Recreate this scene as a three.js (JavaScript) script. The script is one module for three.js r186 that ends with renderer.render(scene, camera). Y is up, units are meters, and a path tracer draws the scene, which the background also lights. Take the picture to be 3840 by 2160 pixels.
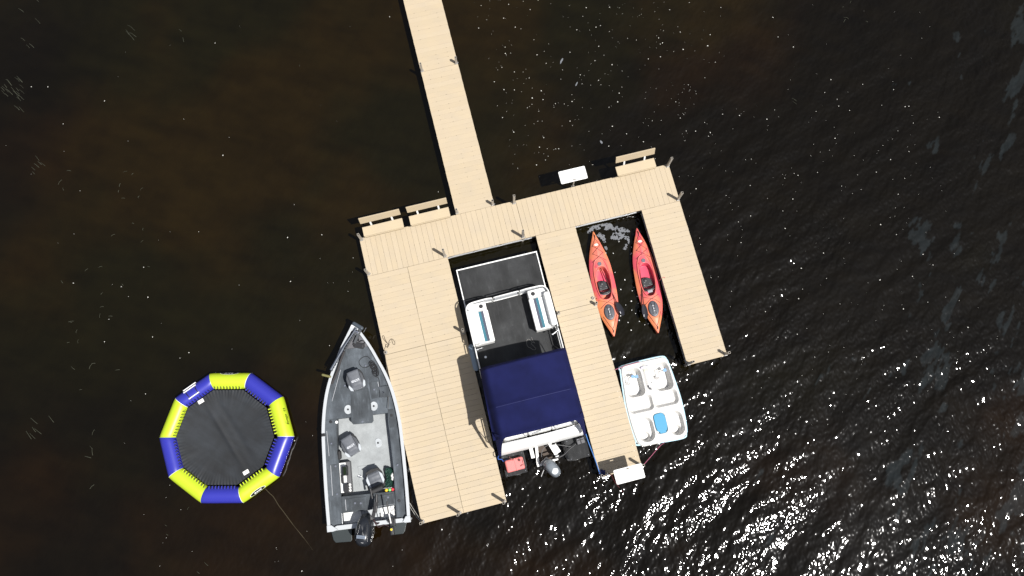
import * as THREE from 'three';
import { RoundedBoxGeometry } from 'three/addons/geometries/RoundedBoxGeometry.js';
import { mergeGeometries } from 'three/addons/utils/BufferGeometryUtils.js';

// ------------------------------------------------------------------ camera, sky, sun, exposure
const scene = new THREE.Scene();
const camera = new THREE.PerspectiveCamera(41.107, 16 / 9, 0.1, 3000);
camera.position.set(0, 22.8, 0);
{
  const right = new THREE.Vector3(0.96981, 0.00361, 0.24383), down = new THREE.Vector3(-0.23812, -0.2016, 0.95008), fwd = new THREE.Vector3(0.05259, -0.97946, -0.19466);
  camera.quaternion.setFromRotationMatrix(new THREE.Matrix4().makeBasis(right, down.negate(), fwd.negate()));
}
const SUN = new THREE.Vector3(0.3374, 0.8788, 0.3374).normalize();
{ // clear midday air: pale blue overhead, whiter toward the horizon, bright haze round the sun
  const W = 1024, H = 512, d = new Float32Array(W * H * 4), v = new THREE.Vector3();
  for (let j = 0; j < H; j++) for (let i = 0; i < W; i++) {
    const el = ((j + 0.5) / H - 0.5) * Math.PI, az = ((i + 0.5) / W - 0.5) * 2 * Math.PI; v.set(Math.cos(el) * Math.cos(az), Math.sin(el), Math.cos(el) * Math.sin(az));
    const up = Math.max(0, v.y), hz = Math.pow(1 - up, 3), ang = Math.acos(Math.min(1, v.dot(SUN))) * 180 / Math.PI, au = 0.9 * Math.exp(-ang / 11) + 0.3 * Math.exp(-ang / 24), k = (j * W + i) * 4, g = v.y < 0 ? Math.max(0.25, 1 + v.y * 6) : 1;
    d[k] = (0.108 + 0.18 * hz + au * 0.96) * g; d[k + 1] = (0.124 + 0.17 * hz + au * 0.96) * g; d[k + 2] = (0.168 + 0.15 * hz + au) * g; d[k + 3] = 1;
  }
  const t = new THREE.DataTexture(d, W, H, THREE.RGBAFormat, THREE.FloatType); t.mapping = THREE.EquirectangularReflectionMapping; t.colorSpace = THREE.LinearSRGBColorSpace; t.magFilter = t.minFilter = THREE.LinearFilter; t.needsUpdate = true;
  scene.background = t; scene.environment = t;
}
const sun = new THREE.DirectionalLight(new THREE.Color(1.0, 0.97, 0.93), 4.6);
sun.name = 'sun'; sun.position.copy(SUN).multiplyScalar(60); sun.castShadow = true;
Object.assign(sun.shadow.camera, { left: -24, right: 24, top: 24, bottom: -24, near: 1, far: 140 }); sun.shadow.mapSize.set(4096, 4096);
scene.add(sun, sun.target);
const renderer = new THREE.WebGLRenderer({ antialias: true });
renderer.toneMapping = THREE.LinearToneMapping; renderer.toneMappingExposure = 1.44; renderer.shadowMap.enabled = true;

// ------------------------------------------------------------------ helpers
let seed = 1234567;
const rnd = () => { seed = (seed + 0x6D2B79F5) | 0; let t = Math.imul(seed ^ (seed >>> 15), 1 | seed); t = (t + Math.imul(t ^ (t >>> 7), 61 | t)) ^ t; return ((t ^ (t >>> 14)) >>> 0) / 4294967296; };
const rr = (a, b) => a + (b - a) * rnd();
const clamp = (x, a = 0, b = 1) => Math.min(b, Math.max(a, x));
const sstep = (a, b, x) => { const t = clamp((x - a) / (b - a)); return t * t * (3 - 2 * t); };
const mix = (a, b, t) => a + (b - a) * t;
const PI = Math.PI;
const hash = (x, y, s = 0) => { let h = (Math.imul(x, 374761393) + Math.imul(y, 668265263) + Math.imul(s, 2147483647 - 987)) | 0; h = Math.imul(h ^ (h >>> 13), 1274126177); return ((h ^ (h >>> 16)) >>> 0) / 4294967296; };
function vnoise(x, y, s = 0, per = 0) {                      // value noise 0..1, periodic when per > 0
  const xi = Math.floor(x), yi = Math.floor(y), fx = x - xi, fy = y - yi, u = fx * fx * (3 - 2 * fx), v = fy * fy * (3 - 2 * fy);
  const w = (a) => per ? ((a % per) + per) % per : a;
  const a = hash(w(xi), w(yi), s), b = hash(w(xi + 1), w(yi), s), c = hash(w(xi), w(yi + 1), s), d = hash(w(xi + 1), w(yi + 1), s);
  return mix(mix(a, b, u), mix(c, d, u), v);
}
function fbm(x, y, s = 0, oct = 4, per = 0) { let t = 0, a = 0.5, n = 0; for (let i = 0; i < oct; i++) { t += a * vnoise(x, y, s + i, per); n += a; x *= 2; y *= 2; per *= 2; a *= 0.5; } return t / n; }
const table = (pts) => (z) => { if (z <= pts[0][0]) return pts[0][1]; for (let i = 1; i < pts.length; i++) if (z <= pts[i][0]) { const [a, p] = pts[i - 1], [b, q] = pts[i], t = (z - a) / (b - a);
  const m0 = i > 1 ? (q - pts[i - 2][1]) / (b - pts[i - 2][0]) : (q - p) / (b - a), m1 = i < pts.length - 1 ? (pts[i + 1][1] - p) / (pts[i + 1][0] - a) : (q - p) / (b - a), d = b - a, t2 = t * t, t3 = t2 * t;
  return (2 * t3 - 3 * t2 + 1) * p + (t3 - 2 * t2 + t) * m0 * d + (3 * t2 - 2 * t3) * q + (t3 - t2) * m1 * d; } return pts[pts.length - 1][1]; };

const lin = (r, g, b) => new THREE.Color().setRGB(r, g, b);
const M = (r, g, b, rough = 0.6, metal = 0, extra = {}) => new THREE.MeshStandardMaterial({ color: lin(r, g, b), roughness: rough, metalness: metal, side: THREE.DoubleSide, ...extra });
const P = (r, g, b, rough = 0.6, extra = {}) => new THREE.MeshPhysicalMaterial({ color: lin(r, g, b), roughness: rough, side: THREE.DoubleSide, ...extra });
function tex(n, f, rep = 1) {                                // computed colour texture, f(u, v) -> [r, g, b] in 0..1 sRGB
  const d = new Uint8Array(n * n * 4);
  for (let j = 0; j < n; j++) for (let i = 0; i < n; i++) { const c = f(i / n, j / n), k = (j * n + i) * 4; d[k] = 255 * clamp(c[0]); d[k + 1] = 255 * clamp(c[1]); d[k + 2] = 255 * clamp(c[2]); d[k + 3] = 255; }
  const t = new THREE.DataTexture(d, n, n); t.colorSpace = THREE.SRGBColorSpace; t.wrapS = t.wrapT = THREE.RepeatWrapping; t.magFilter = THREE.LinearFilter; t.minFilter = THREE.LinearMipmapLinearFilter; t.generateMipmaps = true; t.repeat.set(rep, rep); t.needsUpdate = true; return t;
}
const canvasTex = (w, h, draw) => { const c = document.createElement('canvas'); c.width = w; c.height = h; draw(c.getContext('2d'), w, h); const t = new THREE.CanvasTexture(c); t.colorSpace = THREE.SRGBColorSpace; return t; };

const place = (g, x, y, z, rx = 0, ry = 0, rz = 0) => { if (rx || ry || rz) g.applyMatrix4(new THREE.Matrix4().makeRotationFromEuler(new THREE.Euler(rx, ry, rz))); g.translate(x, y, z); return g; };
const box = (w, h, d, x = 0, y = 0, z = 0, rx, ry, rz) => place(new THREE.BoxGeometry(w, h, d), x, y, z, rx, ry, rz);
const rbox = (w, h, d, r, x = 0, y = 0, z = 0, rx, ry, rz) => place(new RoundedBoxGeometry(w, h, d, 2, Math.min(r, w / 2.01, h / 2.01, d / 2.01)), x, y, z, rx, ry, rz);
const cyl = (r1, r2, h, x = 0, y = 0, z = 0, seg = 20, rx, ry, rz) => place(new THREE.CylinderGeometry(r1, r2, h, seg), x, y, z, rx, ry, rz);
const ball = (r, x, y, z, sx = 1, sy = 1, sz = 1, seg = 18) => { const g = new THREE.SphereGeometry(r, seg, Math.ceil(seg * 0.7)); g.scale(sx, sy, sz); g.translate(x, y, z); return g; };
const V = (p) => new THREE.Vector3(p[0], p[1], p[2]);
function tube(pts, r, closed = false, rad = 6, tension = 0.5, per = 5) { const c = new THREE.CatmullRomCurve3(pts.map(V), closed, 'catmullrom', tension); return new THREE.TubeGeometry(c, Math.max(3, pts.length * per), r, rad, closed); }
function bar(a, b, r, rad = 8) { const A = V(a), B = V(b), d = B.clone().sub(A), g = new THREE.CylinderGeometry(r, r, d.length(), rad); g.applyQuaternion(new THREE.Quaternion().setFromUnitVectors(new THREE.Vector3(0, 1, 0), d.normalize())); g.translate((A.x + B.x) / 2, (A.y + B.y) / 2, (A.z + B.z) / 2); return g; }
function beam(a, b, w, h) { const A = V(a), B = V(b), d = B.clone().sub(A), g = new THREE.BoxGeometry(w, h, d.length()); g.applyMatrix4(new THREE.Matrix4().lookAt(B, A, new THREE.Vector3(0, 1, 0.001))); g.translate((A.x + B.x) / 2, (A.y + B.y) / 2, (A.z + B.z) / 2); return g; }
function ext(pts, y0, y1, bev = 0, holes = [], curve = 12) {  // polygon [x, z] raised from y0 to y1
  const s = new THREE.Shape(pts.map(([x, z]) => new THREE.Vector2(x, -z))); for (const h of holes) s.holes.push(new THREE.Path(h.map(([x, z]) => new THREE.Vector2(x, -z))));
  const g = new THREE.ExtrudeGeometry(s, { depth: y1 - y0 - 2 * bev, bevelEnabled: bev > 0, bevelThickness: bev, bevelSize: bev, bevelOffset: -bev, bevelSegments: 2, curveSegments: curve }); g.rotateX(-PI / 2); g.translate(0, y0 + bev, 0); return g;
}
function rrect(w, d, r, x = 0, z = 0, n = 5) { const o = []; for (const [sx, sz, a0] of [[1, 1, 0], [-1, 1, 90], [-1, -1, 180], [1, -1, 270]]) for (let i = 0; i <= n; i++) { const a = (a0 + 90 * i / n) * PI / 180; o.push([x + sx * (w / 2 - r) + r * Math.cos(a), z + sz * (d / 2 - r) + r * Math.sin(a)]); } return o; }
const ell = (a, b, x = 0, z = 0, n = 28) => Array.from({ length: n }, (_, i) => [x + a * Math.cos(2 * PI * i / n), z + b * Math.sin(2 * PI * i / n)]);
function grid(nu, nv, f, color) {                            // f(u, v) -> [x, y, z], optional color(u, v) -> [r, g, b]
  const p = [], uv = [], c = [], id = [];
  for (let j = 0; j <= nv; j++) for (let i = 0; i <= nu; i++) { const u = i / nu, v = j / nv, q = f(u, v); p.push(...q); uv.push(u, v); if (color) c.push(...color(u, v, q)); }
  for (let j = 0; j < nv; j++) for (let i = 0; i < nu; i++) { const a = j * (nu + 1) + i, b = a + 1, d = a + nu + 1, e = d + 1; id.push(a, d, b, b, d, e); }
  const g = new THREE.BufferGeometry(); g.setAttribute('position', new THREE.Float32BufferAttribute(p, 3)); g.setAttribute('uv', new THREE.Float32BufferAttribute(uv, 2)); if (color) g.setAttribute('color', new THREE.Float32BufferAttribute(c, 3)); g.setIndex(id); g.computeVertexNormals(); return g;
}
function uvm(g, s = 1, ox = 0, oz = 0, swap = false) { const p = g.attributes.position, u = g.attributes.uv; for (let i = 0; i < p.count; i++) { const a = (p.getX(i) + ox) * s, b = (p.getZ(i) + oz) * s; swap ? u.setXY(i, b, a) : u.setXY(i, a, b); } return g; }

const used = new Map();
const numbered = (n) => { const k = (used.get(n) || 0); used.set(n, k + 1); return k ? `${n}_${String(k).padStart(3, '0')}` : n; };
function mesh(name, geos, m, parent, label) {
  let g = geos; if (Array.isArray(geos)) g = geos.length === 1 ? geos[0] : mergeGeometries(geos.map((q) => { const n = q.index ? q.toNonIndexed() : q; for (const k of Object.keys(n.attributes)) if (!['position', 'normal', 'uv'].includes(k)) n.deleteAttribute(k); return n; }));
  const o = new THREE.Mesh(g, m); o.name = parent ? name : numbered(name); if (label) o.userData.label = label; (parent || scene).add(o); return o;
}
function thing(name, label, category, x = 0, y = 0, z = 0, ry = 0, group) { const o = new THREE.Group(); o.name = numbered(name); o.position.set(x, y, z); o.rotation.y = ry; o.userData = { label, category }; if (group) o.userData.group = group; scene.add(o); return o; }
function solo(name, geos, m, label, category, group) { const o = mesh(name, geos, m); o.userData = { label, category }; if (group) o.userData.group = group; return o; }
function stuff(o, label) { o.userData = { ...o.userData, label, kind: 'stuff' }; return o; }

// ------------------------------------------------------------------ materials
const grainTex = tex(512, (u, v) => { const st = fbm(u * 6, v * 96, 3, 3, 0) * 0.5 + 0.5 * vnoise(u * 12, v * 200, 9), bl = fbm(u * 5, v * 5, 21, 4, 5); const k = 0.965 + 0.022 * (st - 0.5) + 0.05 * (bl - 0.5); return [k, k * (1 - 0.012 * bl), k * (1 - 0.05 * bl)]; });
const cloudTex = tex(512, (u, v) => { const k = 0.88 + 0.17 * (fbm(u * 8, v * 8, 5, 5, 8) - 0.5) + 0.1 * (vnoise(u * 180, v * 180, 2, 180) - 0.5); return [k, k, k]; });
const carpetTex = tex(512, (u, v) => { const b = fbm(u * 5, v * 5, 31, 5, 5), s = Math.pow(clamp(fbm(u * 30, v * 7, 41, 3) * 1.5 - 0.5), 3), n = vnoise(u * 220, v * 220, 4, 220); const k = 0.66 + 0.42 * (b - 0.4) + 0.35 * s + 0.1 * (n - 0.5); return [k, k, k]; });
const clothTex = tex(512, (u, v) => { const w = 0.5 + 0.25 * Math.sin(u * 2 * PI * 160) + 0.25 * Math.sin(v * 2 * PI * 160), b = fbm(u * 4, v * 4, 51, 5, 4); const k = 0.84 + 0.05 * w + 0.22 * (b - 0.5); return [k, k, k]; });
const boardMats = [[0.456, 0.380, 0.276], [0.461, 0.385, 0.281], [0.449, 0.373, 0.268], [0.457, 0.379, 0.273]].map(([r, g, b]) => M(r, g, b, 0.72, 0, { map: grainTex }));
const benchMat = M(0.47, 0.39, 0.275, 0.7, 0, { map: grainTex });
const alu = M(0.72, 0.73, 0.74, 0.38, 0.85);
const aluDull = M(0.42, 0.42, 0.42, 0.5, 0.6, { map: cloudTex });
const postMat = M(0.5, 0.46, 0.4, 0.5, 0.15, { map: cloudTex });
const white = P(0.74, 0.74, 0.72, 0.45, { map: null });
const vinyl = P(0.76, 0.76, 0.74, 0.5);
const black = M(0.014, 0.014, 0.016, 0.45);
const rubber = M(0.02, 0.02, 0.021, 0.75);
const charcoal = M(0.148, 0.172, 0.197, 0.92, 0, { map: carpetTex });
const charcoal2 = M(0.118, 0.136, 0.154, 0.9, 0, { map: carpetTex });
const chrome = M(0.8, 0.8, 0.82, 0.18, 1);

// ------------------------------------------------------------------ water: one wind-rippled sheet out to the horizon
{
  const X0 = -16.5, X1 = 21.5, Z0 = -19.5, Z1 = 8.5, S = 0.052;
  const axis = (a, b) => { const o = []; for (let d = 900, k = 0; k < 12; k++, d *= 0.53) o.push(a - d); for (let v = a; v < b; v += S) o.push(v); for (let d = 0.9, k = 0; k < 12; k++, d /= 0.53) o.push(b + d); return o; };
  const xs = axis(X0, X1), zs = axis(Z0, Z1), nx = xs.length, nz = zs.length;
  const BH = 0.004, waves = []; const dir0 = Math.atan2(0.80, 0.60);
  for (let i = 0; i < 54; i++) {
    const lam = 0.2 * Math.pow(13, Math.pow(i / 53, 1.15)), k = 2 * PI / lam, th = dir0 + (rnd() + rnd() + rnd() - 1.5) * (1.25 - 0.35 * i / 53);
    waves.push([k * Math.cos(th), k * Math.sin(th), rr(0, 2 * PI), 0.0182 * (lam < 0.5 ? 1.1 : lam > 1.2 ? 0.75 : 1) / k]);
  }
  const windy = (x, z) => { const s = sstep(-9, 11, x * 0.72 + z * 0.69); const gust = 0.55 + 0.9 * fbm(x * 0.22 + 9, z * 0.22, 77, 3); const dockChop = 0.4 * sstep(-2.5, 2.5, z) * sstep(-5, -1, x) * sstep(9, 3, x) + 0.3 * Math.exp(-((x - 5.5) ** 2 + (z + 1) ** 2) / 8); return (0.2 + 0.95 * s + dockChop) * gust; };
  // short capillary ripples, as relief on the sheet
  const BN = 2048, bd = new Uint8Array(BN * BN * 4), short = [];
  for (let i = 0; i < 30; i++) { const lam = 0.085 * Math.pow(3.0, i / 29), k = 2 * PI / lam, th = dir0 + (rnd() + rnd() - 1) * 2.0; short.push([k * Math.cos(th), k * Math.sin(th), rr(0, 2 * PI), 0.02 / k]); }
  for (let j = 0; j < BN; j++) for (let i = 0; i < BN; i++) {
    const x = X0 + (X1 - X0) * (i + 0.5) / BN, z = Z0 + (Z1 - Z0) * (j + 0.5) / BN; let h = 0;
    const wx = x + 0.12 * (vnoise(x * 1.3, z * 1.3, 19) - 0.5), wz = z + 0.12 * (vnoise(x * 1.3 + 9, z * 1.3, 23) - 0.5);
    for (let q = 0; q < 30; q++) { const w = short[q]; h += w[3] * Math.sin(w[0] * wx + w[1] * wz + w[2]); }
    const b = 127.5 + 127.5 * clamp(h * windy(x, z) * (0.5 + vnoise(x * 0.9, z * 0.9, 29)) / BH, -1, 1), k = (j * BN + i) * 4; bd[k] = bd[k + 1] = bd[k + 2] = b; bd[k + 3] = 255;
  }
  const ripple = new THREE.DataTexture(bd, BN, BN); ripple.magFilter = THREE.LinearFilter; ripple.minFilter = THREE.LinearFilter; ripple.wrapS = ripple.wrapT = THREE.ClampToEdgeWrapping; ripple.needsUpdate = true;
  const uvs = new Float32Array(nx * nz * 2);
  const pos = new Float32Array(nx * nz * 3), col = new Float32Array(nx * nz * 3), id = new Uint32Array((nx - 1) * (nz - 1) * 6);
  for (let j = 0, n = 0; j < nz; j++) for (let i = 0; i < nx; i++, n += 3) {
    const x = xs[i], z = zs[j], inside = x > X0 - 0.2 && x < X1 + 0.2 && z > Z0 - 0.2 && z < Z1 + 0.2;
    let y = 0;
    if (inside) {
      const wx = x + 0.35 * (fbm(x * 0.5, z * 0.5, 11, 2) - 0.5), wz = z + 0.35 * (fbm(x * 0.5 + 40, z * 0.5, 13, 2) - 0.5);
      for (let q = 0; q < waves.length; q++) { const w = waves[q]; y += w[3] * Math.sin(w[0] * wx + w[1] * wz + w[2]); }
      y *= windy(x, z);
    }
    uvs[n / 3 * 2] = (x - X0) / (X1 - X0); uvs[n / 3 * 2 + 1] = (z - Z0) / (Z1 - Z0); pos[n] = x; pos[n + 1] = y; pos[n + 2] = z;
    // peat-stained water over weed beds: brown, olive and black patches with drawn-out strands
    const b = fbm(x * 0.19, z * 0.19, 101, 4), o = fbm(x * 0.13 + 50, z * 0.13, 131, 4), st = fbm((x * 0.8 + z * 0.5) * 0.9, (z * 0.9 - x * 0.5) * 2.6, 151, 4), f = fbm(x * 3.1, z * 3.1, 171, 2);
    const open = 0.2 * sstep(-4, 9, 0.8 * x + 0.9 * z), brown = sstep(0.36, 0.62, b - open), olive = sstep(0.36, 0.58, o - open), k = 0.62 + 0.55 * st + 0.22 * (f - 0.5);
    // sky reflection painted into the colour: ragged grey-blue streaks on the open side
    const wa = 0.694 * x - 0.722 * z, wb = 0.722 * x + 0.694 * z, sheenNoise = fbm(wa * 0.75 + 3, wb * 2.1, 191, 4) + 0.3 * (fbm(wa * 2.6, wb * 8, 193, 3) - 0.5), skySheen = inside ? sstep(0.585, 0.61, sheenNoise - 0.34 * (1 - sstep(3, 13, x * 0.8 + z * 0.5)) - 0.035 + 0.05 * sstep(10, 18, x + z * 0.6)) * (0.45 + 0.7 * fbm(wa * 3, wb * 9, 197, 2)) : 0;
    col[n] = (0.0036 + 0.0042 * brown + 0.0022 * olive) * k; col[n + 1] = (0.0026 + 0.0014 * brown + 0.0021 * olive) * k; col[n + 2] = (0.0011 + 0.0002 * olive) * k; col[n] += 0.0075 * skySheen; col[n + 1] += 0.0105 * skySheen; col[n + 2] += 0.012 * skySheen;
  }
  for (let j = 0, q = 0; j < nz - 1; j++) for (let i = 0; i < nx - 1; i++) { const a = j * nx + i, b = a + 1, c = a + nx, d = c + 1; id[q++] = a; id[q++] = c; id[q++] = b; id[q++] = b; id[q++] = c; id[q++] = d; }
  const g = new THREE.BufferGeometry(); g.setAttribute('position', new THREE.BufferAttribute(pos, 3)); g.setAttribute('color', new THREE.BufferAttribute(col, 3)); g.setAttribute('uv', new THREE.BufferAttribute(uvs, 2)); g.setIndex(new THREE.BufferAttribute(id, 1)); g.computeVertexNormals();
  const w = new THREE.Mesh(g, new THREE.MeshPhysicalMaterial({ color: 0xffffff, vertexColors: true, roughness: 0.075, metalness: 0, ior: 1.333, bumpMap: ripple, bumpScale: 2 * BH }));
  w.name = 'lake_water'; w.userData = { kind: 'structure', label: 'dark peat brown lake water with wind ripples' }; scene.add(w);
}

// ------------------------------------------------------------------ the dock: modular sections of planks on aluminium trusses
const DECK = 0.45, PITCH = 4.877 / 31, BT = 0.028;
function dockPost(sec, x, z, h, br = 1) {
  const lx = x - sec.position.x, lz = z - sec.position.z, s = 0.031, q = 0.024;
  const sq = (r) => [[-r, -r], [r, -r], [r, r], [-r, r]].map(([a, b]) => [lx + a, lz + b]);
  const p = mesh('post', [ext(sq(s), -1.3, DECK + h, 0, [sq(q)])], postMat, sec);
  if (br) mesh('bracket', [ext(sq(0.045), DECK - 0.14, DECK + 0.03, 0.004, [sq(0.0325)]), cyl(0.009, 0.009, 0.03, lx + 0.055, DECK + 0.012, lz, 8, 0, 0, PI / 2)], aluDull, p);
}
const boardGeo = new Map();
function section(label, x0, x1, z0, z1, along, posts = [], gap = 0.0042) {     // along: the axis the boards are laid across ('x' or 'z')
  const cx = (x0 + x1) / 2, cz = (z0 + z1) / 2, sec = thing('dock_section', label, 'dock section', cx, 0, cz, 0, 'plank dock sections');
  const L = along === 'x' ? x1 - x0 : z1 - z0, W = along === 'x' ? z1 - z0 : x1 - x0, n = Math.round(L / PITCH), p = L / n;
  const key = `${along}${p.toFixed(4)}_${W.toFixed(3)}_${gap}`;
  if (!boardGeo.has(key)) boardGeo.set(key, [0, 1, 2, 3, 4].map((k) => along === 'x' ? uvm(box(p - gap, BT, W), 0.5, k * 0.73, k * 1.31, true) : uvm(box(W, BT, p - gap), 0.5, k * 1.31, k * 0.73)));
  const gs = boardGeo.get(key);
  for (let i = 0; i < n; i++) {
    const b = new THREE.Mesh(gs[Math.floor(rnd() * 5)], boardMats[Math.floor(rnd() * 4)]); b.name = 'deck_board';
    const o = -L / 2 + p * (i + 0.5), jit = rr(-0.0025, 0.0025);
    b.position.set(along === 'x' ? o : jit, DECK - BT / 2 + rr(-0.0012, 0.0008), along === 'x' ? jit : o); sec.add(b);
  }
  // trusses below both long sides, cross beams between
  for (const s of [-1, 1]) {
    const g = [], w = s * (W / 2 - 0.045), pt = (t, y) => along === 'x' ? [t, y, w] : [w, y, t], bx = (len, h, t, y) => along === 'x' ? box(len, h, 0.045, t, y, w) : box(0.045, h, len, w, y, t);
    g.push(bx(L - 0.012, 0.05, 0, DECK - BT - 0.027), bx(L - 0.012, 0.038, 0, 0.16));
    const m = Math.max(2, Math.round(L / 0.42));
    for (let i = 0; i < m; i++) { const a = -L / 2 + 0.03 + (L - 0.06) * i / m, b = -L / 2 + 0.03 + (L - 0.06) * (i + 1) / m; g.push(i % 2 ? bar(pt(a, 0.38), pt(b, 0.17), 0.011, 6) : bar(pt(a, 0.17), pt(b, 0.38), 0.011, 6)); }
    mesh('truss', g, alu, sec);
  }
  const nb = Math.max(2, Math.round(L / 1.22)); for (let i = 0; i <= nb; i++) { const t = -L / 2 + 0.06 + (L - 0.12) * i / nb; mesh('cross_beam', along === 'x' ? box(0.04, 0.07, W - 0.14, t, DECK - BT - 0.042, 0) : box(W - 0.14, 0.07, 0.04, 0, DECK - BT - 0.042, t), aluDull, sec); }
  // dark hidden-fastener clips showing in the joints over the beams
  const cg = []; for (let i = 1; i < n; i++) for (let k = -1; k <= 1; k++) { if (rnd() < 0.62) continue; const o = -L / 2 + p * i, t = k * W * 0.3 + rr(-0.01, 0.01); cg.push(along === 'x' ? box(0.008, 0.004, 0.028, o, DECK - 0.001, t) : box(0.028, 0.004, 0.008, t, DECK - 0.001, o)); }
  stuff(mesh('fastener_clips', cg, rubber, sec), 'small dark fastener clips in the plank joints');
  for (const a of posts) dockPost(sec, ...a);
  return sec;
}
section('tan walkway section running into the big dock platform, below the post pair', 0.113, 1.307, -11.870, -7.052, 'z', [[0.148, -7.112, 0.33], [1.262, -7.1, 0.39]], 0.0016);
section('tan walkway section at the top edge of the photo, above the joint with two posts', 0.113, 1.307, -16.753, -11.876, 'z', [[0.152, -11.912, 0.48], [1.262, -11.908, 0.38]], 0.0016);
section('tan crosswise platform section behind the pontoon slip, with two benches', -2.886, 1.962, -7.046, -5.828, 'x', [[-2.825, -6.985, 0.57], [-2.843, -5.897, 0.55], [1.9, -6.99, 0.69], [-0.511, -5.88, 0.77], [1.895, -5.887, 0.69]]);
section('tan crosswise platform section behind the kayak slip, with one bench', 1.968, 6.815, -7.046, -5.828, 'x', [[6.765, -6.99, 0.68], [6.765, -5.885, 0.64]]);
section('short tan dock section of the wide pier, outer column beside the platform', -2.886, -1.680, -5.822, -3.412, 'z', [], 0.0022);
section('short tan dock section of the wide pier, next to the pontoon boat bow', -1.671, -0.443, -5.822, -3.412, 'z', [[-0.50, -3.49, 0.6]], 0.0022);
section('long tan dock section of the wide pier, beside the fishing boat', -2.886, -1.680, -3.405, 1.470, 'z', [[-2.85, -3.47, 0.1], [-1.80, 1.437, 0.7], [-2.85, 1.42, 0.5]]);
section('long tan dock section of the wide pier, shaded by the blue canopy', -1.671, -0.443, -3.405, 1.470, 'z', [[-0.515, 1.437, 0.7]]);
section('short tan finger dock section between pontoon boat bow and the kayaks', 2.286, 3.514, -5.822, -3.412, 'z', [], 0.0022);
section('long tan finger dock section between blue canopy and pedal boat', 2.286, 3.514, -3.405, 1.470, 'z', [[3.475, -3.36, 0.3], [2.33, -3.36, 0.3], [3.47, 1.41, 0.62], [2.34, 1.43, 0.12]]);
section('tan finger dock section on the far right of the kayak slip', 5.603, 6.811, -5.822, -0.966, 'z', [[6.765, -1.01, 0.42], [5.645, -1.005, 0.62]], 0.003);

// ------------------------------------------------------------------ benches and white side tables on the dock edge
function bench(label, x0) {
  const o = thing('dock_bench', label, 'bench', x0 + 0.605, 0, -7.05, 0, 'plank benches along the platform');
  const y = DECK + 0.42;
  mesh('seat', [uvm(rbox(1.21, 0.04, 0.285, 0.006, 0, y - 0.02, -0.02), 0.5)], benchMat, o);
  mesh('front_rail', [uvm(rbox(1.16, 0.09, 0.022, 0.004, 0, y - 0.066, 0.135), 0.5)], benchMat, o);
  const t = 0.3; mesh('backrest', [uvm(rbox(1.21, 0.27, 0.032, 0.006, 0, 0, 0), 0.5)], benchMat, o);
  const b = o.children[o.children.length - 1]; b.position.set(0, y + 0.31, -0.265); b.rotation.x = -t;
  for (const s of [-0.32, 0.32]) {
    mesh('support', [box(0.055, 0.03, 0.30, s, y - 0.056, -0.06), beam([s, y - 0.05, -0.185], [s, y + 0.40, -0.312], 0.05, 0.02), box(0.05, 0.5, 0.03, s, y - 0.31, -0.01), box(0.05, 0.03, 0.16, s, DECK - 0.02, -0.05)], white, o);
  }
}
bench('plank bench at the left end of the platform, nearest the corner post', -2.685);
bench('plank bench beside the walkway, second from the left', -1.272);
bench('plank bench at the right end of the platform, beside the white table', 5.105);
function sideTable(label, x, z, zPost) {
  const o = thing('side_table', label, 'table', x, 0, z, 0, 'white tables on posts at the dock edge'), y = 1.2, s = Math.sign(zPost - z);
  mesh('tabletop', [ext(rrect(0.81, 0.395, 0.035), y - 0.022, y, 0.005, [rrect(0.12, 0.042, 0.02, 0.0, s * 0.145)])], white, o);
  mesh('post', [cyl(0.024, 0.024, y - 0.33, 0.03, (y + 0.26) / 2, zPost - z, 12), beam([0.03, y - 0.2, zPost - z], [0.03, y - 0.04, 0], 0.03, 0.03)], aluDull, o);
  mesh('mounting_plate', [box(0.1, 0.12, 0.02, 0.03, DECK - 0.04, zPost - z - s * 0.0)], aluDull, o);
}
sideTable('white rounded table on a post over the water beside the single bench', 3.745, -7.17, -7.075);
sideTable('white rounded table on a post at the end of the middle finger dock', 3.007, 1.525, 1.498);

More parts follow.
